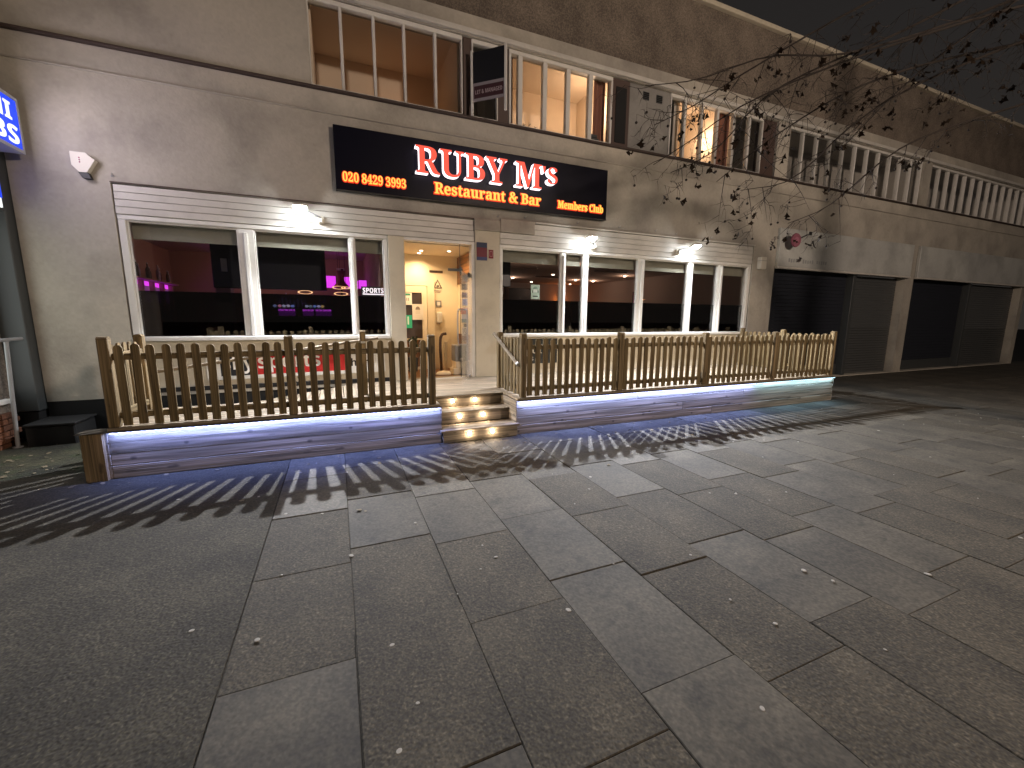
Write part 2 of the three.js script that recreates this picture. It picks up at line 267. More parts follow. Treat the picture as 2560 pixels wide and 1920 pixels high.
// ---------- lit sign over the door ----------
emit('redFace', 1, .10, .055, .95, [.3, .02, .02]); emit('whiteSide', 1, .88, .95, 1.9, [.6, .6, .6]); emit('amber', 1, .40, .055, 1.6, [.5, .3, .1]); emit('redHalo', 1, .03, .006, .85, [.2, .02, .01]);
const signThing = thing('restaurant_sign', 'long black fascia sign with glowing red and amber lettering above the door', 'sign');
part(signThing, 'panel', bx(-1.07, 4.177, 3.775, 4.745, .005, .12, .006), M.panelBlack);
part(signThing, 'edge_trim', bx(-1.075, 4.182, 3.762, 3.774, .005, .124, .002), M.black);
function letters(parent, font, str, x0, x1, y, cap, z, depth, face, side, halo, name = 'letter') {
  const R = font.data.resolution, hg = new TextGeometry('H', { font, size: 1, depth: .01, bevelEnabled: false }); hg.computeBoundingBox(); const size = cap / hg.boundingBox.max.y; let w = 0; const adv = [];
  for (const ch of str) { const g = font.data.glyphs[ch]; adv.push(g.ha * size / R); w += adv.at(-1); }
  const k = (x1 - x0) / w; let x = x0;
  [...str].forEach((ch, i) => {
    if (ch !== ' ') {
      const g = new TextGeometry(ch, { font, size, depth, curveSegments: 5, bevelEnabled: false }); g.scale(k, 1, 1); g.translate(x, y, z);
      part(parent, name, g, side === face ? face : [face, side]);
      if (halo) { const h = new TextGeometry(ch, { font, size, depth: .004, curveSegments: 4, bevelEnabled: true, bevelThickness: .002, bevelSize: .017, bevelSegments: 1 }); h.scale(k, 1, 1); h.translate(x, y, z - .012); part(parent, 'glow_outline', h, halo); }  // red glow round the letter, put in as an emissive outline
    }
    x += adv[i] * k;
  });
}
letters(signThing, serif, 'RUBY M', .19, 2.60, 4.155, .435, .14, .115, M.redFace, M.whiteSide);
letters(signThing, serif, "'S", 2.57, 2.95, 4.275, .30, .14, .115, M.redFace, M.whiteSide);
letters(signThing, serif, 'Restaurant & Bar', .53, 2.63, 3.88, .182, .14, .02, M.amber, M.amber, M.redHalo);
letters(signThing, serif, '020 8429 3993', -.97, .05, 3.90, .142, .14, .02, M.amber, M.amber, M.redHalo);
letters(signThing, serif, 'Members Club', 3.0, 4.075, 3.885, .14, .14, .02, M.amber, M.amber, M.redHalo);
area(signThing, 0xffe8f0, 1.1, 2.6, .35, [1.5, 4.35, .30], [0, -.25, 1]);
area(signThing, 0xff5a20, .8, 2.2, .12, [1.6, 3.86, .20], [0, -1, .5]);

// ---------- floodlights ----------
emit('ledFace', .93, .97, 1, 520, [.9, .9, .9]);
function floodlight(x, y, bxs, label) {
  const f = thing('floodlight', label, 'floodlight', 'floodlights above the shopfront windows', [x, y, 0]);
  part(f, 'wall_plate', bx(bxs - .05, bxs + .05, -.14, -.02, .006, .05, .006), M.alarmWhite);
  part(f, 'sensor', bx(bxs - .03, bxs + .03, -.13, -.06, .051, .11, .008), M.alarmWhite);
  part(f, 'arm', tube([V(bxs, -.05, .05), V(bxs * .6, -.01, .12), V(0, .03, .22)], .014, 10, 6), M.grey);
  const hd = sub(f, 'head'); hd.position.set(0, 0, .30); hd.rotation.x = -.42;
  part(hd, 'housing', bx(-.10, .10, .012, .055, -.075, .075, .012), M.alarmWhite);
  for (let i = 0; i < 6; i++) part(hd, 'cooling_fin', bx(-.08 + i * .03, -.074 + i * .03, .056, .075, -.06, .06, .001), M.alarmWhite);
  part(hd, 'led_lens', bx(-.09, .09, 0, .011, -.065, .065, .003), M.ledFace);
  const s = new THREE.SpotLight(0xf2f5ff, 118, 0, 1.28, .9); s.position.set(0, -.055, .345); s.target.position.set(0, -1.3, 1.40); s.castShadow = true; s.shadow.radius = 1; f.add(s); f.add(s.target);
}
floodlight(-1.61, 3.36, .28, 'floodlight over the bar-side window, beside the wide pane mullion');
floodlight(3.72, 3.31, .22, 'floodlight over the narrow pane of the dining-side window');
floodlight(6.55, 3.35, -.28, 'floodlight over the dining-side window, the farther from the door');

// ---------- deck, steps, fences ----------
const DY = .548, DF = 2.357, DL = -3.449, DR = 8.583, SL = .075, SR = 1.187;
const deck = thing('timber_deck', 'raised timber deck of pale grooved boards behind the picket fences', 'deck');
{
  const pitch = .1175;
  const put = (x0, x1, z) => { if (x1 - x0 < .05) return; part(deck, 'deck_board', bx(x0, x1 - .004, DY - .03, DY - rr(0, .002), z, z + pitch - .006, .004), deckSet[Math.floor(rnd() * 4)]); };
  for (let r = 0; r < 20; r++) { const z = .025 + r * pitch, b = [3.6 + (r % 2) * 1.2, 6.2 - (r % 3) * .6];
    const left = z < 1.30 ? -.84 : DL + .005;
    if (z > 1.74) { put(left, -1.5 + (r % 2), z); put(-1.5 + (r % 2), SL - .01, z); put(SR + .01, b[0], z); } else { put(left, Math.max(left + .05, -.2), z); put(Math.max(left + .05, -.2), 1.8 + (r % 2) * .6, z); put(1.8 + (r % 2) * .6, b[0], z); }
    put(b[0], b[1], z); put(b[1], DR - .01, z); }
  // ramp down to the street side
  const len = 2.65, a = Math.atan2(.36, len), n = 22;
  for (let i = 0; i < n; i++) { const u = (i + .5) / n, g = bx(-.056, .056, -.028, 0, -.63, .63, .004, 'z'); g.rotateZ(a); g.translate(-.90 - u * len, DY - .004 - u * .36, .665); part(deck, 'ramp_board', g, deckSet[i % 4]); }
  part(deck, 'ramp_side', extr([[-.86, DY - .04], [-3.5, .15], [-3.5, .02], [-.86, .02]], .03).translate(0, 0, 1.302), skirtSet[0]);
  // nosing and skirting in front; the top board on the bar side is a grooved deck board laid on edge
  part(deck, 'edge_board', bx(DL - .02, SL + .0, .512, DY - .031, DF - .02, DF + .062, .005), M.nosing); part(deck, 'edge_board', bx(SR - .0, DR + .02, .512, DY - .031, DF - .02, DF + .062, .005), M.nosing);
  const grooved = (x0, x1, y0, y1, m, n) => { const p = [[DF - .022, y0]], s = (y1 - y0) / n; for (let i = 0; i < n; i++) p.push([DF + .002, y0 + i * s + .001], [DF + .002, y0 + i * s + s * .55], [DF - .005, y0 + i * s + s * .68], [DF - .005, y0 + i * s + s * .9]); p.push([DF - .022, y1]);
    const g = extr(p, x1 - x0); g.rotateY(-Math.PI / 2); g.translate(x1, 0, 0); // local x -> z
    const uv = g.attributes.uv, ps = g.attributes.position; for (let i = 0; i < uv.count; i++) uv.setXY(i, ps.getY(i) + ps.getZ(i), ps.getX(i)); return part(deck, 'skirting_board', g, m); };
  const rows = [[.394, .506], [.272, .387], [.146, .266], [.004, .140]];
  rows.forEach(([y0, y1], i) => { if (i < 2) grooved(DL, SL, y0, y1, skirtSet[i], 13); else part(deck, 'skirting_board', bx(DL, SL, y0, y1, DF - .022, DF + (i === 3 ? .006 : 0), .005), skirtSet[i - 1]);
    const cut = [3.4, 5.9, 4.4, 5.1][i]; part(deck, 'skirting_board', bx(SR, cut - .002, y0, y1, DF - .022, DF + (i === 3 ? .004 : 0), .005), skirtSet[(i + 1) % 3]); part(deck, 'skirting_board', bx(cut + .002, DR, y0, y1, DF - .022, DF + (i === 3 ? .004 : 0), .005), skirtSet[(i + 2) % 3]); });
  for (const [x, s] of [[DL, -1], [DR, 1]]) for (let i = 0; i < 4; i++) part(deck, 'end_board', bx(x + (s < 0 ? -.024 : .002), x + (s < 0 ? -.002 : .024), rows[i][0], rows[i][1], s < 0 ? 1.35 : .05, DF + .004, .004, 'z'), skirtSet[i % 3]);
  part(deck, 'joist', bx(DL + .05, DR - .05, .02, .5, 1.2, 1.24, 0), M.plinth); 
  part(deck, 'corner_post', bx(-3.655, DL - .026, 0, .508, DF - .14, DF + .05, .006, 'y'), postSet[2]); part(deck, 'edge_board', bx(-3.69, DL - .022, .512, DY - .031, DF - .16, DF + .062, .005), M.nosing);
  for (const x of [SL, SR]) part(deck, 'stair_cheek', bx(x - (x === SL ? .024 : -.002), x + (x === SL ? -.002 : .024), .004, .506, 1.70, DF - .024, .004, 'z'), skirtSet[2]);
}
const steps = thing('deck_steps', 'three timber steps with round lights in the risers, leading up to the door', 'steps');
emit('stepLamp', 1, .88, .68, 20, [.9, .9, .8]);
{
  const zs = [2.43, 2.085, 1.755], ys = [.185, .365, .53];
  for (let i = 0; i < 3; i++) {
    part(steps, 'riser', bx(SL + .002, SR - .002 + (i ? 0 : 0), i ? ys[i - 1] + .002 : .006, ys[i] - .032, zs[i] - .045, zs[i] - .02, .003), skirtSet[i % 3]);
    if (i < 2) for (let k = 0; k < 3; k++) part(steps, 'tread', bx(SL - (i ? -.003 : .03), SR + (i ? -.003 : .03), ys[i] - .03, ys[i], zs[i] - .115 * (k + 1) + .006 - .0, zs[i] - .115 * k, .005), deckSet[(i + k) % 4]);
    for (const x of [[.45, .79], [.41, .765], [.385, .745]][i]) { const l = sub(steps, 'step_light'); const y = [.112, .285, .455][i], z = zs[i] - .018; part(l, 'bezel', disc(.034, .008).translate(x, y, z), M.steel); part(l, 'lamp_lens', disc(.026, .006).translate(x, y, z + .006), M.stepLamp); point(l, 0xffe4c2, .21, [x, y, z + .035], .8); }
  }
}
const picketGeo = [0, 1, 2].map(i => { const w = .0385, h = .845 + i * .004, s = new THREE.Shape(); s.moveTo(-w, 0); s.lineTo(w, 0); s.lineTo(w, h - w * .8); s.absarc(0, h - w * .8, w, 0, Math.PI, false); s.lineTo(-w, 0); const g = new THREE.ExtrudeGeometry(s, { depth: .018, bevelEnabled: false, curveSegments: 8 }); const uv = g.attributes.uv, p = g.attributes.position, o = rnd() * 5; for (let k = 0; k < uv.count; k++) uv.setXY(k, p.getX(k) + p.getZ(k) + o, p.getY(k) + o * 2); return g; });
function postGeo(h, r = .045) { const g = bx(-r, r, 0, h - .03, -r, r, .006, 'y'); const cap = new THREE.CylinderGeometry(r * .98, r * .98, r * 1.96, 16, 1, false, 0, Math.PI); cap.rotateZ(Math.PI / 2); cap.rotateY(0); cap.scale(1, .75, 1); cap.rotateX(0); cap.translate(0, h - .031, 0); cap.rotateY(Math.PI / 2 * 0); return merge([g, cap]); }
function fence(label, A, Bp, posts, endPosts, postH = .94) { // posts: distances of the posts along the run
  const L = Math.hypot(Bp[0] - A[0], Bp[1] - A[1]), f = thing('picket_fence', label, 'fence', 'timber picket fences round the deck', [A[0], DY, A[1]], -Math.atan2(Bp[1] - A[1], Bp[0] - A[0]));
  posts.forEach((d, i) => { if (endPosts[i]) { const m = part(f, 'post', postGeo(postH + rr(-.01, .01)), postSet[i % 3]); m.position.x = d; } });
  for (let i = 0; i + 1 < posts.length; i++) {
    const a = posts[i] + .047, b = posts[i + 1] - .047, n = Math.round((b - a) / .131);
    for (const y of [.085, .705]) part(f, 'rail', bx(a, b, y, y + .068, -.038, -.004, .006), woodSet[(i + (y > .5 ? 1 : 0)) % 4]);
    for (let k = 0; k < n; k++) { const m = part(f, 'picket', picketGeo[(k * 7 + i) % 3], woodSet[Math.floor(rnd() * 4)]); m.position.set(a + (k + .5) * (b - a) / n + rr(-.006, .006), .012 + rr(-.011, .009), -.003); m.rotation.z = rr(-.010, .010); }
  }
  return f;
}
const FZ = 2.29;
fence('picket fence along the deck front below the bar window', [-3.40, FZ], [-.035, FZ], [0, 1.68, 3.365], [1, 1, 1]);
fence('picket fence along the deck front below the dining window', [1.315, FZ], [8.54, FZ], [0, 1.735, 3.58, 5.40, 7.225], [1, 1, 1, 1, 1]);
fence('short picket fence closing the deck end beside the blue lit sign', [-3.40, 1.45], [-3.40, FZ - .05], [0, .79], [1, 0]);
fence('picket fence closing the deck end beside the shuttered shop', [8.54, .12], [8.54, FZ - .05], [0, 1.08, 2.12], [1, 1, 0]);
fence('short picket fence beside the steps under the round handrail', [1.315, 1.35], [1.315, FZ - .05], [0, .89], [1, 0]);
{
  const h = thing('step_handrail', 'round timber handrail sloping down beside the steps', 'handrail');
  part(h, 'rail', rod(V(1.245, 1.45, 1.24), V(1.245, 1.05, 2.22), .027, .027, 14), deckSet[2]); part(h, 'end_cap', rod(V(1.245, 1.05, 2.22), V(1.245, 1.031, 2.265), .0275, .0275, 14), M.steel);
  for (const t of [.12, .8]) part(h, 'bracket', rod(V(1.25, 1.45 - .4 * t - .02, 1.24 + .98 * t), V(1.30, 1.45 - .4 * t - .05, 1.24 + .98 * t), .008), M.steel);
  const r = thing('ramp_handrail', 'sloping timber handrail on posts beside the ramp below the bar window', 'handrail');
  part(r, 'rail', rod(V(-3.38, 1.0, 1.25), V(-.62, 1.40, 1.25), .022, .022, 12), deckSet[0]);
  const p = part(r, 'post', postGeo(.97, .04), postSet[1]); p.position.set(-.84, DY, 1.25); part(r, 'post', bx(-3.40, -3.33, .2, 1.02, 1.215, 1.285, .005, 'y'), postSet[0]); part(r, 'bracket', bx(-.87, -.81, 1.33, 1.36, 1.288, 1.32, .003), M.steel);
}
// LED strips under the deck edge
emit('ledBlue', .50, .60, 1, 3.2, [.8, .8, .8]); emit('ledTeal', .45, .78, .95, 2.2, [.8, .8, .8]);
function ledStrip(x0, x1, mat, color, power, label) {
  const s = thing('led_strip', label, 'light strip', 'light strips under the deck edge');
  const pts = [], n = Math.round((x1 - x0) / .03); for (let i = 0; i <= n; i++) pts.push(V(x0 + (x1 - x0) * i / n, .502 + (i % 2 ? .0025 : -.0025), DF + .048)); 
  part(s, 'led_tube', new THREE.TubeGeometry(new THREE.CatmullRomCurve3(pts), n * 2, .0055, 5), mat);
  area(s, color, power, x1 - x0, .016, [(x0 + x1) / 2, .493, DF + .048], [0, -1, -.45]);
}
ledStrip(DL + .03, SL - .02, M.ledBlue, 0x879fff, 300, 'blue-white light strip under the deck edge below the bar window');
ledStrip(SR + .02, 6.15, M.ledBlue, 0x8ea6ff, 260, 'blue-white light strip under the deck edge below the dining window');
ledStrip(6.18, DR - .02, M.ledTeal, 0x9cd0f4, 130, 'dimmer teal light strip at the far end of the deck edge');

// ---------- banner and poster on the stall risers ----------
{
  const bn = canvasMat('bannerPrint', 1024, 160, (c, w, h) => { c.fillStyle = '#d8d5cc'; c.fillRect(0, 0, w, h); c.fillStyle = '#14161c'; c.fillRect(70, 0, 175, h - 22); c.fillStyle = '#b51a18'; c.fillRect(245, 0, 530, h - 22); c.fillStyle = '#eeeae2'; c.font = 'bold 120px sans-serif'; c.textBaseline = 'alphabetic'; c.fillText('sky', 78, 100, 165); c.fillText('sports', 262, 100, 490); c.fillStyle = '#16161a'; c.font = 'bold 70px sans-serif'; c.fillText('here', 800, 112, 210); });
  const b = thing('sports_banner', 'long printed vinyl banner with white letters on black and red, below the bar window', 'banner', null, [-1.76, .93, .006]);
  const m = part(b, 'printed_sheet', sheet(2.70, .42), bn); m.rotation.z = .012;
  for (const x of [-1.32, 1.32]) for (const y of [-.18, .18]) part(b, 'eyelet', disc(.012, .004, 10).translate(x, y + x * .012, .004), M.steel);
  const pm = canvasMat('posterPrint', 512, 256, (c, w, h) => { c.fillStyle = '#1d201c'; c.fillRect(0, 0, w, h); c.fillStyle = '#cfc8b8'; c.font = 'bold 120px serif'; c.fillText('por', 140, 150, 300); c.font = 'bold 54px sans-serif'; c.fillText('G U P S S', 60, 226, 420); });
  const p = thing('black_poster', 'black printed board with white letters below the dining window', 'poster', null, [2.62, 1.03, -.008]); part(p, 'printed_board', sheet(1.05, .52, .012), pm);
}

// ---------- signs on the pier, wall boxes ----------
{
  const ph = canvasMat('noticePrint', 256, 420, (c, w, h) => { c.fillStyle = '#26304e'; c.fillRect(0, 0, w, h); c.fillStyle = '#6d1f2c'; c.fillRect(0, 120, w, 220); c.fillStyle = '#39406a'; c.fillRect(0, 340, w, 80); });
  const n = thing('pier_notice', 'dark blue and red notice high on the pier beside the door', 'notice', null, [1.45, 2.965, .026]); part(n, 'plate', sheet(.21, .33, .006), ph);
  const rd = canvasMat('smallNotice', 128, 200, (c, w, h) => { c.fillStyle = '#7a1622'; c.fillRect(0, 0, w, h); c.strokeStyle = '#b98a8a'; c.lineWidth = 10; c.strokeRect(28, 40, 72, 110); });
  const n2 = thing('small_red_notice', 'small red notice on the pier beside the larger blue one', 'notice', null, [1.635, 2.925, .026]); part(n2, 'plate', sheet(.095, .16, .006), rd);
  const al = thing('alarm_box', 'cream angular burglar alarm box high on the render near the blue sign', 'alarm', null, [-4.21, 3.74, .004]);
  part(al, 'casing', extr([[-.13, .13], [.03, .13], [.12, .05], [.02, -.12], [-.06, -.12], [-.13, -.04]], .085), M.alarmWhite); part(al, 'dark_lens', extr([[-.075, -.12], [.03, -.12], [.05, -.19], [-.04, -.19]], .075), M.black);
  for (let i = 0; i < 3; i++) part(al, 'indicator_dot', disc(.008, .004, 8).translate(-.04, .06 - i * .028, .087), M.magenta);
  const cb = thing('wall_box', 'small cream junction box on the render beside the shuttered shop', 'box', null, [9.08, 3.16, .004]); part(cb, 'casing', bx(-.11, .11, -.15, .15, 0, .12, .015), M.alarmWhite); part(cb, 'lid_seam', bx(-.112, .112, .05, .058, 0, .122, .001), M.grey);
  for (const [x, y, k] of [[-3.95, 3.63, 0], [2.35, 3.66, 1], [3.55, 3.67, 1], [4.6, 3.67, 1], [5.6, 3.68, 1], [6.2, 3.66, 1], [7.3, 3.66, 1], [1.78, 3.63, 1]]) { const h = thing('cable_clip', k ? 'small metal fixing on the render above the dining-side boards' : 'stray metal fixing above the bar-side boards, under the alarm box', 'fixing', k ? 'metal fixings along the dining-side boards' : null, [x, y, .004]); part(h, 'plate', bx(-.02, .02, -.012, .012, 0, .008, .002), M.grey); part(h, 'hook', rod(V(0, 0, .006), V(.012, .03, .05), .005, .005, 6), M.steel); }
}

// ---------- entrance: glass door, lobby ----------
{
  const d = thing('glass_door', 'open frameless glass door covered with small stickers in the entrance', 'door', null, [1.235, DY, -.06], 1.12 + Math.PI); // hinged at the right jamb, swung inwards
  const W = .98;
  part(d, 'glass_leaf', bx(.01, W, .015, 1.95, -.005, .005, 0), glass); 
  part(d, 'bottom_patch', bx(.01, .16, .012, .06, -.014, .014, .003), M.steel); part(d, 'top_patch', bx(.0, .2, 1.93, 2.0, -.016, .016, .003), M.darkgrey);
  part(d, 'handle', tube([V(W - .09, .70, .012), V(W - .09, .70, .07), V(W - .09, .75, .08), V(W - .09, 1.25, .08), V(W - .09, 1.30, .07), V(W - .09, 1.30, .012)], .012, 40, 8), M.steel);
  part(d, 'handle', tube([V(W - .09, .70, -.012), V(W - .09, .70, -.07), V(W - .09, .75, -.08), V(W - .09, 1.25, -.08), V(W - .09, 1.30, -.07), V(W - .09, 1.30, -.012)], .012, 40, 8), M.steel);
  // fixed glass light beside the jamb carries the notices
  const s = thing('side_light', 'narrow fixed glass beside the door jamb', 'glass'); part(s, 'pane', bx(1.03, 1.25, DY + .01, 3.07, -.030, -.024, 0), glass); part(s, 'edge_strip', bx(1.024, 1.032, DY + .01, 3.07, -.034, -.02, .002), M.darkgrey); part(s, 'closer_arm', bx(.80, 1.08, 2.58, 2.63, -.05, -.02, .004), M.darkgrey); part(s, 'closer_body', bx(1.02, 1.06, 2.52, 2.66, -.045, -.012, .004), M.darkgrey);
  const stick = (x, y, w, h, label, draw) => { const g = thing('door_sticker', label, 'sticker', 'stickers on the glass beside the door', [x, y, -.0215]); part(g, 'print', sheet(w, h, .002), canvasMat('sticker', 96, 96, draw)); };
  const fill = (c, col) => { c.fillStyle = col; c.fillRect(0, 0, 96, 96); };
  { const g = thing('door_sticker', 'grey shirt-shaped sticker above the others on the door glass', 'sticker', 'stickers on the glass beside the door', [1.135, 2.48, -.0225]); part(g, 'print', extr([[-.05, .03], [-.085, -.0], [-.06, -.035], [-.045, -.02], [-.045, -.085], [.045, -.085], [.045, -.02], [.06, -.035], [.085, 0], [.05, .03], [.018, .04], [-.018, .04]], .002), M.grey); }
  stick(1.115, 2.295, .115, .115, 'dark brown square sticker with pale lettering on the door glass', c => { fill(c, '#3a2a26'); c.fillStyle = '#a08c80'; c.fillRect(16, 40, 64, 8); c.fillRect(22, 54, 52, 5); });
  stick(1.115, 2.14, .115, .10, 'purple sticker on the door glass', c => { fill(c, '#4b2a58'); c.fillStyle = '#8a5a9a'; c.fillRect(10, 20, 76, 14); });
  stick(1.12, 2.01, .105, .13, 'pale blue printed sticker on the door glass', c => { fill(c, '#a9b8e8'); c.fillStyle = '#5a70c0'; c.fillRect(16, 20, 40, 10); c.fillRect(24, 44, 52, 8); c.fillRect(16, 64, 40, 8); });
  stick(1.11, 1.84, .14, .12, 'red sticker with a white heading on the door glass', c => { fill(c, '#d8604c'); c.fillStyle = '#f2dcd0'; c.fillRect(6, 8, 84, 14); });
  stick(1.115, 1.695, .135, .15, 'white and teal sticker on the door glass', c => { fill(c, '#d8d2d8'); c.fillStyle = '#3d7c86'; c.fillRect(0, 52, 96, 44); });
  stick(1.125, 1.565, .075, .06, 'small dark card on the door glass', c => fill(c, '#2a2622'));
  stick(1.115, 1.40, .125, .24, 'no smoking sticker low on the door glass', c => { fill(c, '#6a2622'); c.fillStyle = '#c9b8a8'; c.fillRect(0, 0, 96, 62); c.strokeStyle = '#33302e'; c.lineWidth = 7; c.beginPath(); c.arc(48, 31, 25, 0, 7); c.stroke(); c.beginPath(); c.moveTo(31, 14); c.lineTo(65, 48); c.stroke(); });
  // lobby fittings
  const dr = thing('lobby_door', 'glazed inner door with notices, at the back of the entrance lobby', 'door');
  part(dr, 'frame', extr(rect(-.19, .86, .556, 2.52), .05, [rect(-.11, .70, .5561 + .001, 2.40)]).translate(0, 0, -1.585), M.creamIn); part(dr, 'leaf', extr(rect(-.10, .69, .56, 2.39), .04, [rect(.02, .58, 1.25, 2.25)]).translate(0, 0, -1.58), M.creamIn); part(dr, 'lower_panel', bx(.0, .56, .62, 1.22, -1.535, -1.525, .003, 'y'), M.woodIn); part(dr, 'painted_dark_glazing', bx(.021, .579, 1.251, 2.249, -1.57, -1.56, 0), M.darkFloor);  // glazing is opaque; the darkness behind the glass is put into its colour
  const nt = (x, y, w, h, label, draw) => { const g = thing('lobby_notice', label, 'notice', 'notices in the entrance lobby', [x, y, -1.522]); part(g, 'sheet', sheet(w, h, .004), canvasMat('lobbyNotice', 96, 96, draw)); };
  nt(.48, 1.83, .24, .34, 'white notice with a round face mask picture on the inner door', c => { fill(c, '#e2dcd0'); c.fillStyle = '#8a8074'; c.beginPath(); c.arc(48, 34, 20, 0, 7); c.fill(); c.fillStyle = '#d8d0c0'; c.fillRect(28, 34, 40, 26); });
  nt(.27, 1.62, .16, .28, 'bright green notice on the inner door', c => { fill(c, '#2fb890'); c.fillStyle = '#d8f0e4'; c.fillRect(36, 10, 20, 60); });
  nt(.27, 2.11, .18, .26, 'white timetable notice on the inner door', c => { fill(c, '#e6e2d6'); c.fillStyle = '#3f8f6f'; c.fillRect(10, 6, 70, 16); c.fillStyle = '#77736a'; c.fillRect(34, 40, 8, 24); c.fillRect(54, 40, 8, 24); });
  const tri = thing('warning_triangle', 'yellow warning triangle with small print on the lobby wall', 'sign', null, [.95, 2.44, -1.594]); part(tri, 'border', extr([[-.10, -.08], [.10, -.08], [0, .11]], .003, [[[-.075, -.065], [.075, -.065], [0, .08]]]), M.darkgrey); part(tri, 'bar', bx(-.03, .035, -.04, -.02, 0, .004, .001), M.darkgrey); part(tri, 'caption', bx(-.08, .08, -.14, -.125, 0, .004, .001), M.grey); part(tri, 'caption', bx(-.06, .06, -.17, -.16, 0, .004, .001), M.grey);
  const sw = thing('light_switch', 'square light switch plate on the lobby wall', 'switch', null, [.96, 2.02, -1.594]); part(sw, 'plate', bx(-.065, .065, -.07, .07, 0, .012, .004), M.grey); part(sw, 'rocker', bx(-.035, .035, -.04, .04, .0125, .02, .003), M.white);
  const hs = thing('hand_sanitiser', 'cream soap dispenser on the lobby wall below the switch', 'dispenser', null, [.97, 1.70, -1.594]); part(hs, 'body', bx(-.055, .055, -.11, .13, 0, .10, .02), M.white); part(hs, 'push_pad', bx(-.03, .03, -.05, .06, .1005, .108, .004), M.alarmWhite); part(hs, 'nozzle', rod(V(0, -.11, .05), V(0, -.14, .05), .012), M.grey);
  for (const x of [.02, .93]) { const v = thing('lobby_vent', 'slim dark vent grille high on the lobby wall', 'vent', 'vents on the lobby wall', [x, 2.72, -1.594]); part(v, 'grille', bx(-.16, .14, -.025, .025, 0, .01, .003), M.brownPanel); for (let i = 0; i < 2; i++) part(v, 'slot', bx(-.15, .13, -.015 + i * .018, -.007 + i * .018, .0102, .014, .001), M.darkFloor); }
  emit('downlight', 1, .86, .6, 12, [.9, .9, .9]); emit('downlightDim', 1, .80, .6, 5, [.9, .9, .9]);
  for (const [x, z] of [[.50, -1.30], [.48, -.95], [1.02, -.80]]) { const l = thing('lobby_downlight', 'small round downlight in the lobby ceiling', 'downlight', 'downlights in the lobby ceiling', [x, 3.056, z]); const b = new THREE.CylinderGeometry(.045, .045, .008, 16), q = new THREE.CylinderGeometry(.032, .032, .006, 16); part(l, 'bezel', b, M.white); part(l, 'lamp_lens', q.translate(0, -.006, 0), M.downlight); const s = new THREE.SpotLight(0xffd6a4, 3.6, 0, 1.35, .6); s.position.set(0, -.03, 0); s.target.position.set(0, -1, 0); s.castShadow = true; l.add(s); l.add(s.target); }
  const panel = thing('timber_wall_panel', 'sloping orange timber panel along the lobby wall', 'panel'); part(panel, 'board', bx(1.395, 1.415, 2.45, 3.04, -1.58, -.2, .004, 'z'), M.woodIn); part(panel, 'board', bx(1.395, 1.415, .56, 1.35, -1.58, -.2, .004, 'z'), M.woodIn);
  const bn = thing('steel_bin', 'grey steel bin standing on pale bricks in the lobby', 'bin'); part(bn, 'body', bx(1.02, 1.30, .82, 1.16, -.75, -.45, .01), M.grey); part(bn, 'ball', new THREE.SphereGeometry(.035, 12, 8).translate(1.15, .865, -.41), M.steel);
  for (let r = 0; r < 2; r++) for (let k = 0; k < 2; k++) { const b = thing('pale_brick', 'pale loose block under the steel bin in the lobby', 'block', 'loose blocks in the lobby', [.98 + k * .18 + r * .05, .553 + r * .135, -.42]); part(b, 'block', bx(0, .17, 0, .13, -.3, 0, .006), M.ceilIn); }
  const um = thing('umbrella_stand', 'dark tube stand with a pale strip behind the open door', 'stand'); part(um, 'tube', tube([V(.86, .56, -1.0), V(.86, 1.30, -1.0), V(.90, 1.36, -1.0), V(.98, 1.37, -1.0)], .03, 30, 8), M.brownPanel); part(um, 'pale_strip', bx(.93, 1.0, .58, 1.2, -1.03, -.97, .01, 'y'), M.creamIn);
  const mat = thing('dust_pan', 'pale plastic scoop lying on the lobby floor', 'scoop', null, [.80, .556, -.55]); const sc = new THREE.SphereGeometry(.17, 16, 8, 0, Math.PI * 2, 0, Math.PI / 2); sc.scale(1, .45, .6); part(mat, 'scoop', sc, M.creamIn); part(mat, 'grip', rod(V(.1, .05, 0), V(.24, .07, .03), .012), M.creamIn);
  const pl = thing('lobby_plant', 'dark leafy plant by the inner door', 'plant', null, [.30, .556, -1.25]); part(pl, 'pot', new THREE.CylinderGeometry(.12, .09, .3, 16).translate(0, .15, 0), M.darkgrey); const lv = []; for (let i = 0; i < 46; i++) { const q = new THREE.PlaneGeometry(.05, .20, 1, 3); const pp = q.attributes.position; for (let k = 0; k < pp.count; k++) pp.setZ(k, -.4 * pp.getY(k) ** 2 + .25 * Math.abs(pp.getX(k))); q.translate(0, .1, 0); q.rotateX(rr(.1, 1.2)); q.rotateY(rr(0, 6.3)); q.translate(rr(-.06, .06), rr(.3, .62), rr(-.06, .06)); lv.push(q); } part(pl, 'foliage', merge(lv), std('leafDark', .035, .05, .025, .6, { side: THREE.DoubleSide }));
}

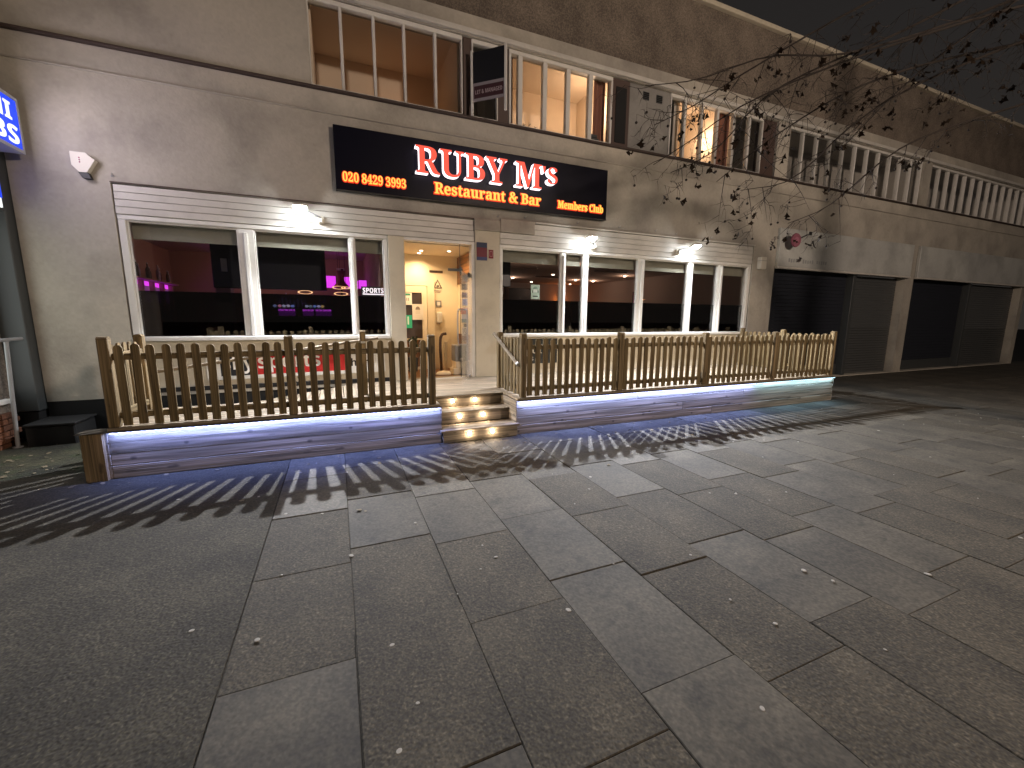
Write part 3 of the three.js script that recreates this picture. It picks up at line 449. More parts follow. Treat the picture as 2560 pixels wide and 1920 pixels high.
// ---------- bar room ----------
emit('purpleGlow', .85, .06, .95, 1.0, [.3, .05, .3]); emit('purpleDeep', .40, .03, .55, 1.4, [.2, .05, .2]); emit('purpleFade', .30, .07, .34, .35, [.3, .15, .25]); emit('purpleBright', .85, .08, .95, 8, [.3, .05, .3]); emit('warmRing', 1, .55, .25, 1.2, [.5, .4, .3]); emit('neonWhite', 1, .90, .97, 1.1, [.8, .8, .8]);
{
  const tv = thing('television', 'large dark wall television behind the bar window mullion', 'television', null, [-2.22, 2.6, -1]); part(tv, 'casing', bx(-.90, .90, -.40, .42, -.04, .03, .01), M.black); part(tv, 'screen', bx(-.88, .88, -.38, .40, .031, .035, 0), M.navy); part(tv, 'label_sheet', bx(-.76, -.67, -.12, .10, .036, .04, 0), M.grey); part(tv, 'ceiling_pole', rod(V(0, .42, -.02), V(0, .69, -.02), .02), M.black);
  const ct = thing('bar_counter', 'dark bar counter with purple light under its edge', 'bar'); part(ct, 'front', bx(-2.9, -1.0, .56, 1.66, -2.75, -2.7, .004), M.darkFloor); part(ct, 'top', bx(-2.95, -.95, 1.66, 1.71, -3.2, -2.62, .01), M.darkgrey); part(ct, 'tap_rail', bx(-2.45, -1.30, 1.875, 1.905, -2.56, -2.50, .008), M.steel); for (const x of [-2.3, -1.45]) part(ct, 'tap_column', rod(V(x, 1.71, -2.66), V(x, 1.89, -2.56), .03), M.steel);
  for (const [a, b] of [[-2.33, -2.01], [-1.86, -1.64], [-1.60, -1.28]]) { part(ct, 'light_edge', bx(a, b, 1.835, 1.872, -2.545, -2.52, .004), M.purpleBright); part(ct, 'lit_panel', bx(a, b, 1.73, 1.832, -2.56, -2.545, .002), M.purpleDeep); }
  const tc = [[.25, .3, .5], [.95, .35, .45], [.8, .75, .95], [.9, .8, .9], [.35, .45, .95], [.6, .6, .75], [.3, .4, .4], [.3, .45, .95], [.75, .7, .95], [.95, .6, .2]];
  [-2.385, -2.295, -2.213, -2.13, -2.047, -1.77, -1.695, -1.61, -1.53, -1.455].forEach((x, i) => { const t = thing('beer_tap', 'beer tap with a ' + ['dim blue', 'pink', 'lilac', 'pinkish white', 'bright blue', 'pale grey', 'dull green', 'deep blue', 'pale violet', 'orange'][i] + ' lit badge on the bar rail', 'tap', 'beer taps on the bar counter', [x, 1.94, -2.49]); const q = disc(.032, .012, 16); q.scale(1.15, .9, 1); part(t, 'lamp_badge', q, emit('tap' + i, ...tc[i], 7)); part(t, 'spout', rod(V(0, -.02, -.01), V(0, -.10, .05), .009, .007, 8), M.steel); });
  const bg = new THREE.LatheGeometry([[0, 0], [.036, 0], [.037, .17], [.030, .20], [.013, .235], [.012, .29], [0, .29]].map(p => new THREE.Vector2(...p)), 12);
  for (let i = 0; i < 13; i++) { const am = i > 7 && i < 11, b = thing('bottle', am ? 'amber spirit bottle on the bar shelf' : 'clear spirit bottle on the bar shelf', 'bottle', 'bottles behind the bar counter', [-2.36 + i * .078, 1.935, -3.0 + (i % 2) * .06]); const m = part(b, 'glass_body', bg, am ? std('amberGlass', .35, .17, .03, .2) : std('clearGlass', .42, .44, .55, .15)); m.scale.setScalar(rr(.75, 1.0)); const k = part(b, 'cap', new THREE.CylinderGeometry(.014, .014, .03, 8).translate(0, .30 * m.scale.y, 0), M.steel); }
  const sh = thing('bottle_shelf', 'dark shelf carrying bottles behind the bar counter', 'shelf'); part(sh, 'board', bx(-2.6, -1.2, 1.90, 1.93, -3.15, -2.88, .004), M.darkgrey); for (const x of [-2.55, -1.25]) part(sh, 'bracket', bx(x - .015, x + .015, 1.715, 1.9, -3.1, -3.0, .003), M.darkgrey);
  [[-1.40, -1.13, 2.46, 2.79], [-.94, -.78, 2.46, 2.78], [-.67, -.50, 2.46, 2.69]].forEach(([a, b, c, e], i) => { const p = thing('lit_purple_panel', ['wide purple lit panel at the back of the bar beside the television', 'slim purple lit panel behind the hourglass ornament', 'short purple lit panel behind the slim window mullion'][i], 'light panel', 'purple lit panels at the back of the bar', [a, c, -4.42]); part(p, 'lit_face', bx(.012, b - a - .012, .012, e - c - .012, -.02, 0, 0), M.purpleGlow); part(p, 'frame', extr(rect(0, b - a, 0, e - c), .025, [rect(.012, b - a - .012, .012, e - c - .012)]).translate(0, 0, -.02), M.magenta); area(p, 0xd020ff, 2.2, b - a, e - c, [(b - a) / 2, (e - c) / 2, .02], [0, 0, 1]); });
  { const p = thing('lit_purple_panel', 'small purple lit panel beside the bar room corner', 'light panel', 'purple lit panels at the back of the bar', [-.62, 2.40, -3.2]); part(p, 'lit_face', bx(-.01, .17, 0, .20, -.02, 0, 0), M.purpleGlow); part(p, 'frame', extr(rect(-.025, .185, -.015, .215), .022, [rect(-.01, .17, 0, .20)]).translate(0, 0, -.021), M.magenta); }
  const hg = thing('hourglass_ornament', 'dark red hourglass-shaped ornament in front of the purple panels', 'ornament', null, [-1.03, 2.40, -3.0]); part(hg, 'body', new THREE.LatheGeometry([[.0, 0], [.17, 0], [.15, .05], [.085, .12], [.06, .20], [.075, .28], [.105, .38], [0, .385]].map(p => new THREE.Vector2(...p)), 20), M.magenta); part(hg, 'stand', rod(V(0, -.7, 0), V(0, 0, 0), .02), M.black); part(hg, 'foot', new THREE.CylinderGeometry(.14, .16, .03, 16).translate(0, -.70, 0), M.black);
  for (const [x, y, w] of [[-1.09, 2.385, .13], [-.94, 2.385, .09], [-1.05, 2.245, .14], [-1.80, 2.26, .14]]) { const r = thing('ring_lamp', 'glowing orange oval ring lamp hanging over the bar', 'lamp', 'oval ring lamps over the bar', [x, y, -2.85]); const g = new THREE.TorusGeometry(w, .018, 8, 28); g.scale(1, .26, 1); part(r, 'lamp_ring', g, M.warmRing); part(r, 'cord', rod(V(0, .03, 0), V(0, 3.3 - y, 0), .004, .004, 5), M.black); }
  const nn = thing('neon_sign', 'white glowing lettered sign in the corner of the bar window', 'sign', null, [0, 0, 0]); letters(nn, sans, 'SPORTS', -.72, -.35, 2.15, .085, -.30, .012, M.neonWhite, M.neonWhite, null); part(nn, 'lit_bar', bx(-.72, -.35, 2.115, 2.135, -.30, -.288, .003), M.neonWhite); part(nn, 'backing', bx(-.74, -.345, 2.09, 2.26, -.32, -.312, .002), M.black);
  // back bar along the side wall: shelf, purple-lit posts
  const bb = thing('back_bar', 'back bar along the side wall with purple-lit panels between posts', 'bar'); for (let i = 0; i < 7; i++) { const z = -4.6 + i * .55; part(bb, 'post', bx(-4.82, -4.72, .56, 2.42, z, z + .07, .006, 'y'), M.salmon); if (i < 6) { part(bb, 'light_edge', bx(-4.85, -4.80, 2.33, 2.42, z + .075, z + .545, 0), M.purpleGlow); part(bb, 'lit_panel', bx(-4.85, -4.80, 2.0, 2.328, z + .075, z + .545, 0), M.purpleFade); part(bb, 'back_panel', bx(-4.85, -4.80, .56, 1.998, z + .075, z + .545, 0), M.salmon2); } } part(bb, 'top', bx(-4.88, -4.62, 2.425, 2.46, -4.65, -1.2, .006, 'z'), M.salmon);  // purple light fading down the panels is put in as dim emission
  area(bb, 0xb020ff, 2.2, 3.2, .12, [-4.70, 2.33, -2.95], [1, 0, 0]);
  for (let i = 0; i < 9; i++) { const b = thing('bottle', 'dark bottle standing on the back bar by the side wall', 'bottle', 'bottles on the back bar', [-4.73 + (i % 2) * .06, 2.462, -4.4 + i * .27]); const m = part(b, 'glass_body', bg, i % 3 ? M.darkFloor : M.clearGlass); m.scale.setScalar(rr(.8, 1.1)); part(b, 'cap', new THREE.CylinderGeometry(.014, .014, .03, 8).translate(0, .3 * m.scale.y, 0), M.steel); }
  const wf = thing('white_frame', 'small white framed picture on the back wall of the bar', 'picture', null, [-1.0, 2.98, -5.18]); part(wf, 'frame', bx(-.10, .10, -.09, .09, 0, .02, .004), M.white); part(wf, 'print', bx(.0, .08, -.07, .07, .0205, .024, 0), M.brownPanel);
  const pc = thing('pillar', 'salmon painted pillar behind the television', 'pillar'); part(pc, 'shaft', bx(-3.3, -3.05, .56, 3.29, -2.2, -1.9, .006), M.salmon2);
  const bl = thing('bar_ceiling_lamp', 'dim round ceiling lamp in the bar room', 'ceiling lamp', null, [-2.6, 3.28, -3.6]); part(bl, 'bezel', new THREE.CylinderGeometry(.10, .10, .02, 20), M.white); part(bl, 'lamp_lens', new THREE.CylinderGeometry(.085, .085, .012, 20).translate(0, -.016, 0), M.downlightDim); point(bl, 0xffb898, 1.2, [0, -.09, 0], 3);
}

// ---------- dining room ----------
{
  const tv = thing('television', 'dark television hanging at the pier end of the dining window', 'television', null, [2.26, 2.69, -1.0]); part(tv, 'casing', bx(-.32, .20, -.29, .30, -.03, .03, .01), M.black); part(tv, 'screen', bx(-.31, .19, -.28, .29, .031, .035, 0), M.navy); part(tv, 'ceiling_pole', rod(V(0, .3, 0), V(0, .63, 0), .02), M.black);
  [[3.65, -3.4, 1], [4.30, -3.38, 1], [5.6, -3.37, 1], [5.4, -7.9, 1], [8.24, -7.77, 1], [9.1, -7.75, 1], [9.0, -5.47, 1], [6.3, -6.16, 0], [9.05, -9.6, 0], [6.9, -9.3, 0]].forEach(([x, z, on], i) => { const l = thing('dining_downlight', 'small bright spot lamp in the dining room ceiling', 'downlight', 'spot lamps in the dining room ceiling', [x, 3.318, z]); part(l, 'bezel', new THREE.CylinderGeometry(.07, .07, .01, 16), M.white); part(l, 'lamp_lens', new THREE.CylinderGeometry(.05, .05, .03, 16).translate(0, -.02, 0), M.downlightDim); if (on) { point(l, 0xffd2b4, i < 3 ? .5 : .65, [0, -.12, 0], 2); } });
  for (const [x, z, w] of [[4.4, -4.6, .9], [7.6, -4.4, 1.3], [6.6, -7.0, 1.2]]) { const t = thing('ceiling_rail', 'slim dark lighting rail on the dining room ceiling', 'rail', 'dark rails on the dining room ceiling', [x, 3.315, z]); part(t, 'track', bx(-w / 2, w / 2, -.03, 0, -.02, .02, .003), M.brownPanel); for (const s of [-1, 1]) part(t, 'end_cap', bx(s * w / 2 - .01, s * w / 2 + .01, -.034, .001, -.022, .022, .002), M.black); }
  const nt = thing('window_notice', 'pale green notice with a face picture stuck inside the dining window', 'notice', null, [2.66, 2.25, -.1115]); part(nt, 'sheet', sheet(.20, .29, .002), canvasMat('maskNotice', 96, 128, (c, w, h) => { c.fillStyle = '#b9d2c4'; c.fillRect(0, 0, w, h); c.fillStyle = '#8fae9f'; c.beginPath(); c.arc(48, 40, 26, 0, 7); c.fill(); c.fillStyle = '#dfe9e2'; c.fillRect(26, 40, 44, 28); c.fillStyle = '#2c3a36'; c.fillRect(14, 50, 8, 22); c.fillRect(74, 50, 8, 22); c.fillRect(20, 98, 56, 10); }));
  const wp = thing('timber_screen', 'orange brown timber screen at the back of the dining room', 'screen'); part(wp, 'panel', bx(4.1, 5.1, .56, 2.65, -8.0, -7.95, .004, 'y'), M.woodIn); part(wp, 'post', bx(5.1, 5.25, .56, 2.95, -8.05, -7.9, .006, 'y'), M.brownPanel); part(wp, 'pale_shelf', bx(4.15, 5.05, 2.33, 2.40, -7.948, -7.85, .004), M.creamIn);
  for (const [x, y, z, w, h, l] of [[6.7, 2.6, -10.18, 1.1, .9, 'wide dark screen on the back wall of the dining room'], [9.3, 2.5, -8.6, .001, .8, '']]) if (w > .01) { const s = thing('dark_wall_panel', l, 'panel', null, [x, y, z]); part(s, 'face', bx(-w / 2, w / 2, -h / 2, h / 2, .012, .03, .006), M.navy); part(s, 'frame', extr(rect(-w / 2 - .03, w / 2 + .03, -h / 2 - .03, h / 2 + .03), .02, [rect(-w / 2, w / 2, -h / 2, h / 2)]), M.black); }
  const pc = thing('framed_picture', 'small dark framed picture on the dining room side wall', 'picture', null, [10.18, 2.55, -6.2], -Math.PI / 2); part(pc, 'frame', extr(rect(-.2, .2, -.25, .25), .03, [rect(-.16, .16, -.21, .21)]), M.black); part(pc, 'print', bx(-.16, .16, -.21, .21, .004, .012, 0), M.magenta);
  const lp = thing('wall_lamp', 'glowing orange wall lamp at the back of the dining room', 'lamp', null, [8.85, 2.62, -10.12]); part(lp, 'back_plate', bx(-.05, .05, -.06, .06, -.07, -.05, .004), M.black); part(lp, 'lamp_shade', new THREE.CylinderGeometry(.09, .06, .22, 16, 1, true), M.warmRing); point(lp, 0xff8a3a, .8, [0, .0, .12], 2);
  // tables and chairs, just showing over the film
  for (const [x, z] of [[3.0, -2.0], [5.0, -2.3], [7.2, -2.1]]) { const t = thing('dining_table', 'dark square dining table in the dining room', 'table', 'tables in the dining room', [x, .55, z]); part(t, 'top', bx(-.4, .4, .72, .76, -.4, .4, .008), M.woodIn); part(t, 'leg', rod(V(0, .03, 0), V(0, .72, 0), .04), M.black); part(t, 'base', new THREE.CylinderGeometry(.25, .25, .03, 18).translate(0, .015, 0), M.black); }
}

// ---------- upper flats: lamps, curtains, letting board ----------
{
  emit('bulb', 1, .72, .42, 9, [.9, .8, .7]);
  const lamp = (x, y, z, cd, label) => { const l = thing('pendant_lamp', label, 'lamp', null, [x, y, z]); part(l, 'bulb', new THREE.SphereGeometry(.05, 12, 10), M.bulb); part(l, 'cord', rod(V(0, .05, 0), V(0, 7.1 - y, 0), .005, .005, 5), M.white); point(l, 0xffdab8, cd, [0, 0, 0], 2); };
  lamp(4.38, 6.36, -1.0, 2.7, 'bare bulb hanging in the wide lit flat window'); lamp(7.7, 6.30, -1.0, 2.2, 'bare bulb hanging in the narrow lit flat window');
  { const l = thing('added_lamp', 'added shaded lamp brightening the dim flat beside the letting board', 'lamp', null, [.2, 5.21, -1.6]); part(l, 'lamp_shade', new THREE.CylinderGeometry(.09, .14, .18, 18, 1, true).translate(0, .5, 0), M.warmRing); part(l, 'stem', rod(V(0, 0, 0), V(0, .45, 0), .015), M.brownPanel); part(l, 'base', new THREE.CylinderGeometry(.09, .09, .02, 16).translate(0, .01, 0), M.brownPanel); point(l, 0xffa870, .10, [0, .72, 0], 3); }  // unseen lamp, added to give the dim flat a warm glow
  const cm = std('curtain', .24, .11, .075, .95);
  const curtain = (x0, x1, label, g) => { const c = thing('curtain', label, 'curtain', g, [0, 0, 0]); const n = 14, s = []; for (let i = 0; i <= n * 3; i++) { const t = i / (n * 3); s.push([x0 + (x1 - x0) * t, -.24 - .02 * Math.cos(t * n)]); } const q = s.concat(s.slice().reverse().map(p => [p[0], p[1] - .004])); const G = extr(q, 1.5); G.rotateX(-Math.PI / 2); G.scale(1, 1, -1); G.rotateX(0); 
    const pos = G.attributes.position; // shape y became -z after the turn; put it back behind the glass
    for (let i = 0; i < pos.count; i++) pos.setZ(i, -Math.abs(pos.getZ(i)) - .06); G.translate(0, 5.22, 0); G.computeVertexNormals(); part(c, 'cloth', G, new THREE.MeshStandardMaterial({ color: cm.color, roughness: .95, side: THREE.DoubleSide })); part(c, 'curtain_rod', rod(V(x0 - .05, 6.73, -.31), V(x1 + .05, 6.73, -.31), .01, .01, 6), M.white); };
  curtain(2.04, 2.2, 'reddish curtain drawn back beside the letting board', null); curtain(4.05, 4.32, 'reddish curtain drawn back beside the brown panel', null); curtain(7.62, 7.95, 'pale edged curtain in the narrow lit flat window', null);
  for (const [x, s] of [[2.38, .8], [2.5, 1.1], [2.62, .7]]) { const p = thing('sill_sprig', 'small dry sprig on the lit flat window sill', 'plant', 'sprigs on the lit flat sill', [x, 5.36, -.20]); part(p, 'stem', rod(V(0, 0, 0), V(.01, .13 * s, 0), .007, .004, 5), M.leafDark); part(p, 'leaf', rod(V(.005, .07 * s, 0), V(.05, .11 * s, .01), .009, .003, 5), M.leafDark); }
  const bxo = thing('sill_bundle', 'grey folded bundle on the lit flat window sill', 'bundle'); part(bxo, 'fold', bx(3.83, 4.14, 5.36, 5.46, -.34, -.18, .03), M.darkgrey); part(bxo, 'fold', bx(3.90, 4.10, 5.461, 5.53, -.33, -.19, .025), M.darkgrey);
  // V-shaped letting board on the ledge
  const lb = thing('letting_board', 'dark letting agent board standing on the upper ledge', 'sign', null, [1.27, 5.292, .06], -.75);
  const pm = canvasMat('lettingPrint', 512, 640, (c, w, h) => { c.fillStyle = '#0a0c14'; c.fillRect(0, 0, w, h); c.fillStyle = '#8a8488'; c.fillRect(0, 400, w, 240); c.fillStyle = '#3a1c22'; c.fillRect(24, 440, w - 48, 160); c.fillStyle = '#a89a9c'; c.font = 'bold 74px sans-serif'; c.fillText('LET & MANAGED', 40, 545, w - 80); });
  const sg = part(lb, 'printed_board', sheet(.62, .80, .012), pm); sg.position.set(.32, .62, 0); part(lb, 'post', bx(-.02, .02, 0, 1.05, -.02, .02, .003, 'y'), M.white); part(lb, 'post', bx(.62, .66, -.05 + .052, 1.05, -.02, .02, .003, 'y'), M.white);
}

// ---------- neighbouring shops to the right ----------
function parade(x0, x1, label, o) {
  const b = thing('neighbour_building', label, 'building');
  part(b, 'wall', extr(rect(x0, x1, -.1, 6.95), .30, [rect(x0 + .15, x1 - .3, .02, 3.10), rect(x0 + .25, x1 - .2, 5.29, 6.61)]).translate(0, 0, -.30), M.wall);
  part(b, 'upper_wall', bx(x0 + .002, x1 - .002, 6.953, 8.5, -.3, -.03, 0), M.dash); part(b, 'parapet_coping', bx(x0 + .002, x1, 8.503, 8.6, -.4, .06, .01), M.cream); part(b, 'roof', bx(x0 + .002, x1, 8.3, 8.4, -10.4, -.42, 0), M.plinth);
  part(b, 'eaves_band', bx(x0 + .002, x1, 6.62, 6.70, .002, .07, .008), M.board); part(b, 'string_course', bx(x0 + .002, x1, 4.925, 4.95, .002, .028, .006), M.wall); part(b, 'ledge', bx(x0 + .002, x1, 5.25, 5.285, .002, .08, .006), M.ledgeDark);
  const f = sub(b, 'fascia'); part(f, 'board', bx(x0 + .15, x1 - .25, 3.12, 4.09, .003, .09, .01), M.fascia); part(f, 'lower_trim', bx(x0 + .15, x1 - .25, 3.06, 3.117, .003, .11, .01), M.board);
  // dark shopfront with a roller shutter
  const sf = sub(b, 'shopfront'); for (let i = 0; i < 27; i++) part(sf, 'shutter_slat', bx(x0 + .262, o.shut - .002, .352 + i * .102, .352 + i * .102 + .098, -.264, -.245, .006), M.navyShutter); part(sf, 'shutter_backing', bx(x0 + .2, o.shut + .1, .02, 3.15, -.34, -.31, 0), M.navyShutter); part(sf, 'post', bx(x0 + .152, x0 + .26, .021, 3.098, -.27, -.16, .006, 'y'), M.darkgrey); part(sf, 'post', bx(o.shut, o.shut + .14, .021, 3.098, -.28, -.05, .006, 'y'), M.darkgrey); part(sf, 'stall_riser', bx(x0 + .27, o.shut - .002, .021, .35, -.278, -.22, .006), M.darkgrey);
  for (let i = 0; i < 38; i++) part(sf, 'shutter_slat', bx(o.shut + .145, x1 - .302, .025 + i * .08, .025 + i * .08 + .072, -.26, -.235 + (i % 2) * .004, .008), M.shutter);
  const w = sub(b, 'window'); const n = Math.floor((x1 - x0 - .5) / .52);
  for (let i = 0; i <= n; i++) { const x = x0 + .28 + i * (x1 - x0 - .53) / n; part(w, 'mullion', bx(x - .025, x + .025, 5.35, 6.54, -.14, -.04, .006), M.white); }
  part(w, 'frame', bx(x0 + .255, x1 - .205, 6.542, 6.607, -.14, -.04, .006), M.white); part(w, 'frame', bx(x0 + .255, x1 - .205, 5.293, 5.348, -.14, -.04, .006), M.white);
  for (let i = 0; i < n; i++) { const d = (x1 - x0 - .53) / n, x = x0 + .28 + i * d; part(w, 'pane', bx(x + .027, x + d - .027, 5.349, 6.541, -.10, -.096, 0), glass); }
  room(x0 + .1, x1 - .15, 5.2, 6.8, -1.4, -.305, M.roomDark, M.darkFloor, M.roomDark, b);
  return b;
}
std('navyShutter', .016, .019, .028, .6); std('fascia', .78, .82, .84, .5, { map: T.wall }); std('shutter', .10, .105, .105, .45, { metalness: .3 });
parade(9.504, 16.2, 'shuttered shop building with a pale blank fascia beside the deck', { shut: 13.25 });
parade(16.204, 24.5, 'farther dark shop building at the end of the parade', { shut: 20.2 });
{ // faded print on the fascia: three worn smudges of lettering
  const g = thing('faded_lettering', 'three worn grey patches of lettering on the pale fascia', 'lettering'); for (let k = 0; k < 3; k++) for (let i = 0; i < 5; i++) part(g, 'worn_letter', bx(10.05 + k * .58 + i * .095, 10.05 + k * .58 + i * .095 + .06, 3.24 + rr(-.008, .008), 3.33 + rr(-.01, .01), .0905, .094, .001), M.worn = M.worn || std('worn', .30, .31, .31, .7));
  const r = thing('round_sign', 'round dull pink sign hanging from a bracket on the pale fascia', 'sign', null, [9.95, 3.76, .30], .0);
  part(r, 'disc', disc(.165, .05, 28), M.pink = std('pink', .30, .10, .14, .6)); part(r, 'rim', new THREE.TorusGeometry(.165, .012, 8, 28), M.pinkDark = std('pinkDark', .18, .04, .07, .6)); part(r, 'centre', disc(.08, .054, 20), std('pinkPale', .42, .16, .22, .6));
  part(r, 'bracket', rod(V(.17, .06, 0), V(.85, .26, -.20), .014, .014, 8), M.black); part(r, 'fixing', bx(.80, .90, .22, .31, -.205, -.18, .004), M.black);
  const h = thing('fascia_hook', 'dark broken lamp bracket on the pale fascia', 'bracket', null, [10.95, 3.72, .092]); part(h, 'arm', tube([V(0, .08, 0), V(-.06, .05, .06), V(-.06, -.04, .09), V(.03, -.07, .08)], .014, 16, 6), M.black); part(h, 'plate', bx(-.04, .04, .05, .12, 0, .012, .003), M.black);
  const st = thing('pavement_kerb_box', 'dark low box on the ground past the deck end', 'box', null, [9.6, 0, .9]); part(st, 'body', bx(-.25, .25, -.02, .20, -.3, .3, .02), M.darkgrey); part(st, 'lid', bx(-.27, .27, .201, .23, -.32, .32, .01), M.plinth);
}

// ---------- shop to the left with blue light box ----------
{
  const n = thing('blue_shop', 'neighbouring shop with a white lit side window over a brick base', 'building');
  const xw = -5.28;
  part(n, 'corner_pier', bx(-5.42, -5.03, .40, 8.5, -.25, .16, .01), M.darkgrey);
  part(n, 'pier_base', bx(-5.40, -5.05, -.1, .398, -.25, .14, .01), M.plinth);
  part(n, 'side_wall', extr(rect(.17, 5.2, -.1, 8.5), .25, [rect(.30, 1.5, .62, 3.02)]).rotateY(-Math.PI / 2).translate(xw, 0, 0), M.dash);
  const w = sub(n, 'window'); emit('litWindow', .80, .90, 1, 1.2, [.8, .8, .8]);
  part(w, 'lit_pane', bx(xw - .2, xw - .18, .64, 3.0, .30, 1.5, 0), M.litWindow); part(w, 'sill', bx(xw - .25, xw + .05, .55, .615, .28, 1.52, .01), M.white);
  for (let i = 0; i < 4; i++) part(w, 'window_bar', rod(V(xw - .06, .63, .38 + i * .28), V(xw - .06, 3.0, .38 + i * .28), .014, .014, 8), M.darkgrey); part(w, 'cross_bar', bx(xw - .09, xw - .04, 1.40, 1.44, .31, 1.49, .004), M.darkgrey);
  area(n, 0xe8ecd8, .9, 1.1, 2.2, [xw + .01, 1.85, .9], [1, 0, 0]);
  for (let r = 0; r < 6; r++) for (let k = 0; k < 9; k++) part(n, 'brick', bx(xw + .002, xw + .05, -.02 + r * .078, -.02 + r * .078 + .066, .18 + k * .225 + (r % 2) * .11, .18 + k * .225 + (r % 2) * .11 + .212, .005, 'z'), (r * 3 + k) % 3 ? M.brick : M.brick2);
  // fascia return
  const f = sub(n, 'fascia_return'); emit('blueLit', .01, .06, .95, .95, [.02, .05, .5]); emit('whiteLit', .92, .97, 1, .95, [.8, .8, .8]);
  part(f, 'blue_panel', bx(xw + .26, xw + .28, 3.17, 3.62, .22, 3.2, .003), M.blueLit); part(f, 'white_panel', bx(xw + .26, xw + .28, 3.05, 3.168, .24, 3.2, .003), M.whiteLit); part(f, 'dark_frame', bx(xw + .002, xw + .258, 3.02, 3.66, .17, 3.25, .006), M.darkgrey);
  // projecting light box
  const s = thing('blue_light_box', 'blue projecting light box with glowing white letters', 'sign', null, [-4.74, 3.755, .17]);
  part(s, 'casing', bx(-.24, -.012, -.02, .63, .0, 1.55, .012), M.steelGrey = std('steelGrey', .45, .46, .48, .5)); part(s, 'lit_face', bx(-.0115, -.004, .02, .59, .03, 1.52, 0), M.blueLit);
  const rim = extr(rect(-.001, 1.551, -.021, .631), .018, [rect(.03, 1.52, .02, .59)]); rim.rotateY(-Math.PI / 2); rim.translate(.004, 0, 0); part(s, 'rim', rim, M.steelGrey);
  const word = (str, z0, z1, y, cap) => { const g0 = new THREE.Group(); g0.name = 'lettering'; g0.rotation.y = Math.PI / 2; g0.position.set(-.0035, 0, 0); s.add(g0); letters(g0, sans, str, -z1, -z0, y, cap, 0, .006, M.whiteLit, M.whiteLit, null); };
  word('MINI', .14, 1.0, .33, .20); word('CABS', .06, 1.1, .06, .21);
  area(s, 0xf4e8f0, 18, 1.4, .55, [.03, .31, .78], [1, 0, -.12]);
  // rail, doorstep, litter
  const rl = thing('metal_handrail', 'grey metal handrail post beside the lit side window', 'handrail'); part(rl, 'post', rod(V(-5.12, .0, .52), V(-5.06, 1.40, .50), .022, .022, 10), M.grey); part(rl, 'rail', rod(V(-5.06, 1.40, .22), V(-5.06, 1.38, 2.2), .022, .022, 10), M.grey); part(rl, 'foot', new THREE.CylinderGeometry(.05, .05, .012, 14).translate(-5.12, .004, .52), M.grey);
  const ds = thing('doorstep_block', 'dark concrete doorstep block against the wall base', 'step'); part(ds, 'block', bx(-5.02, -4.52, -.05, .26, .02, .55, .015), M.plinth); part(ds, 'top_slab', bx(-5.03, -4.50, .261, .29, .01, .57, .006), M.plinth);
}
{ // scraps and leaves on the ground beside the deck, gum and grit on the paving
  const lg = new THREE.CircleGeometry(.022, 6); lg.rotateX(-Math.PI / 2); const lp = lg.attributes.position; for (let i = 0; i < lp.count; i++) lp.setY(i, .3 * (lp.getX(i) ** 2 - lp.getZ(i) ** 2) * 10);
  const a = new THREE.InstancedMesh(lg, std('litterLeaf', .16, .13, .08, .9, { side: THREE.DoubleSide }), 150); a.name = 'fallen_leaves'; meta(a, 'fallen leaves and scraps scattered on the ground beside the deck', 'leaves', null, 'stuff');
  const m4 = new THREE.Matrix4(), q = new THREE.Quaternion(); for (let i = 0; i < 150; i++) { const near = i < 70; q.setFromEuler(new THREE.Euler(rr(-.3, .3), rr(0, 6), rr(-.3, .3))); const s = rr(.4, 1.3); m4.compose(V(near ? rr(-5.0, -3.5) : rr(-4, 9), .008, near ? rr(.1, 1.9) : rr(2.42, 2.42 + 3.2 * rnd() * rnd())), q, V(s, s, s)); a.setMatrixAt(i, m4); } scene.add(a);
  const gg = new THREE.CylinderGeometry(.014, .017, .003, 9); const b = new THREE.InstancedMesh(gg, std('gum', .33, .31, .27, .85), 110); b.name = 'gum_spots'; meta(b, 'pale trodden gum spots scattered over the paving slabs', 'gum', null, 'stuff');
  for (let i = 0; i < 110; i++) { const s = rr(.35, .95); q.setFromEuler(new THREE.Euler(0, rr(0, 6), 0)); m4.compose(V(rr(-3, 10), .0035, rr(2.6, 7.4)), q, V(s * rr(.8, 1.4), 1, s)); b.setMatrixAt(i, m4); } scene.add(b);
}

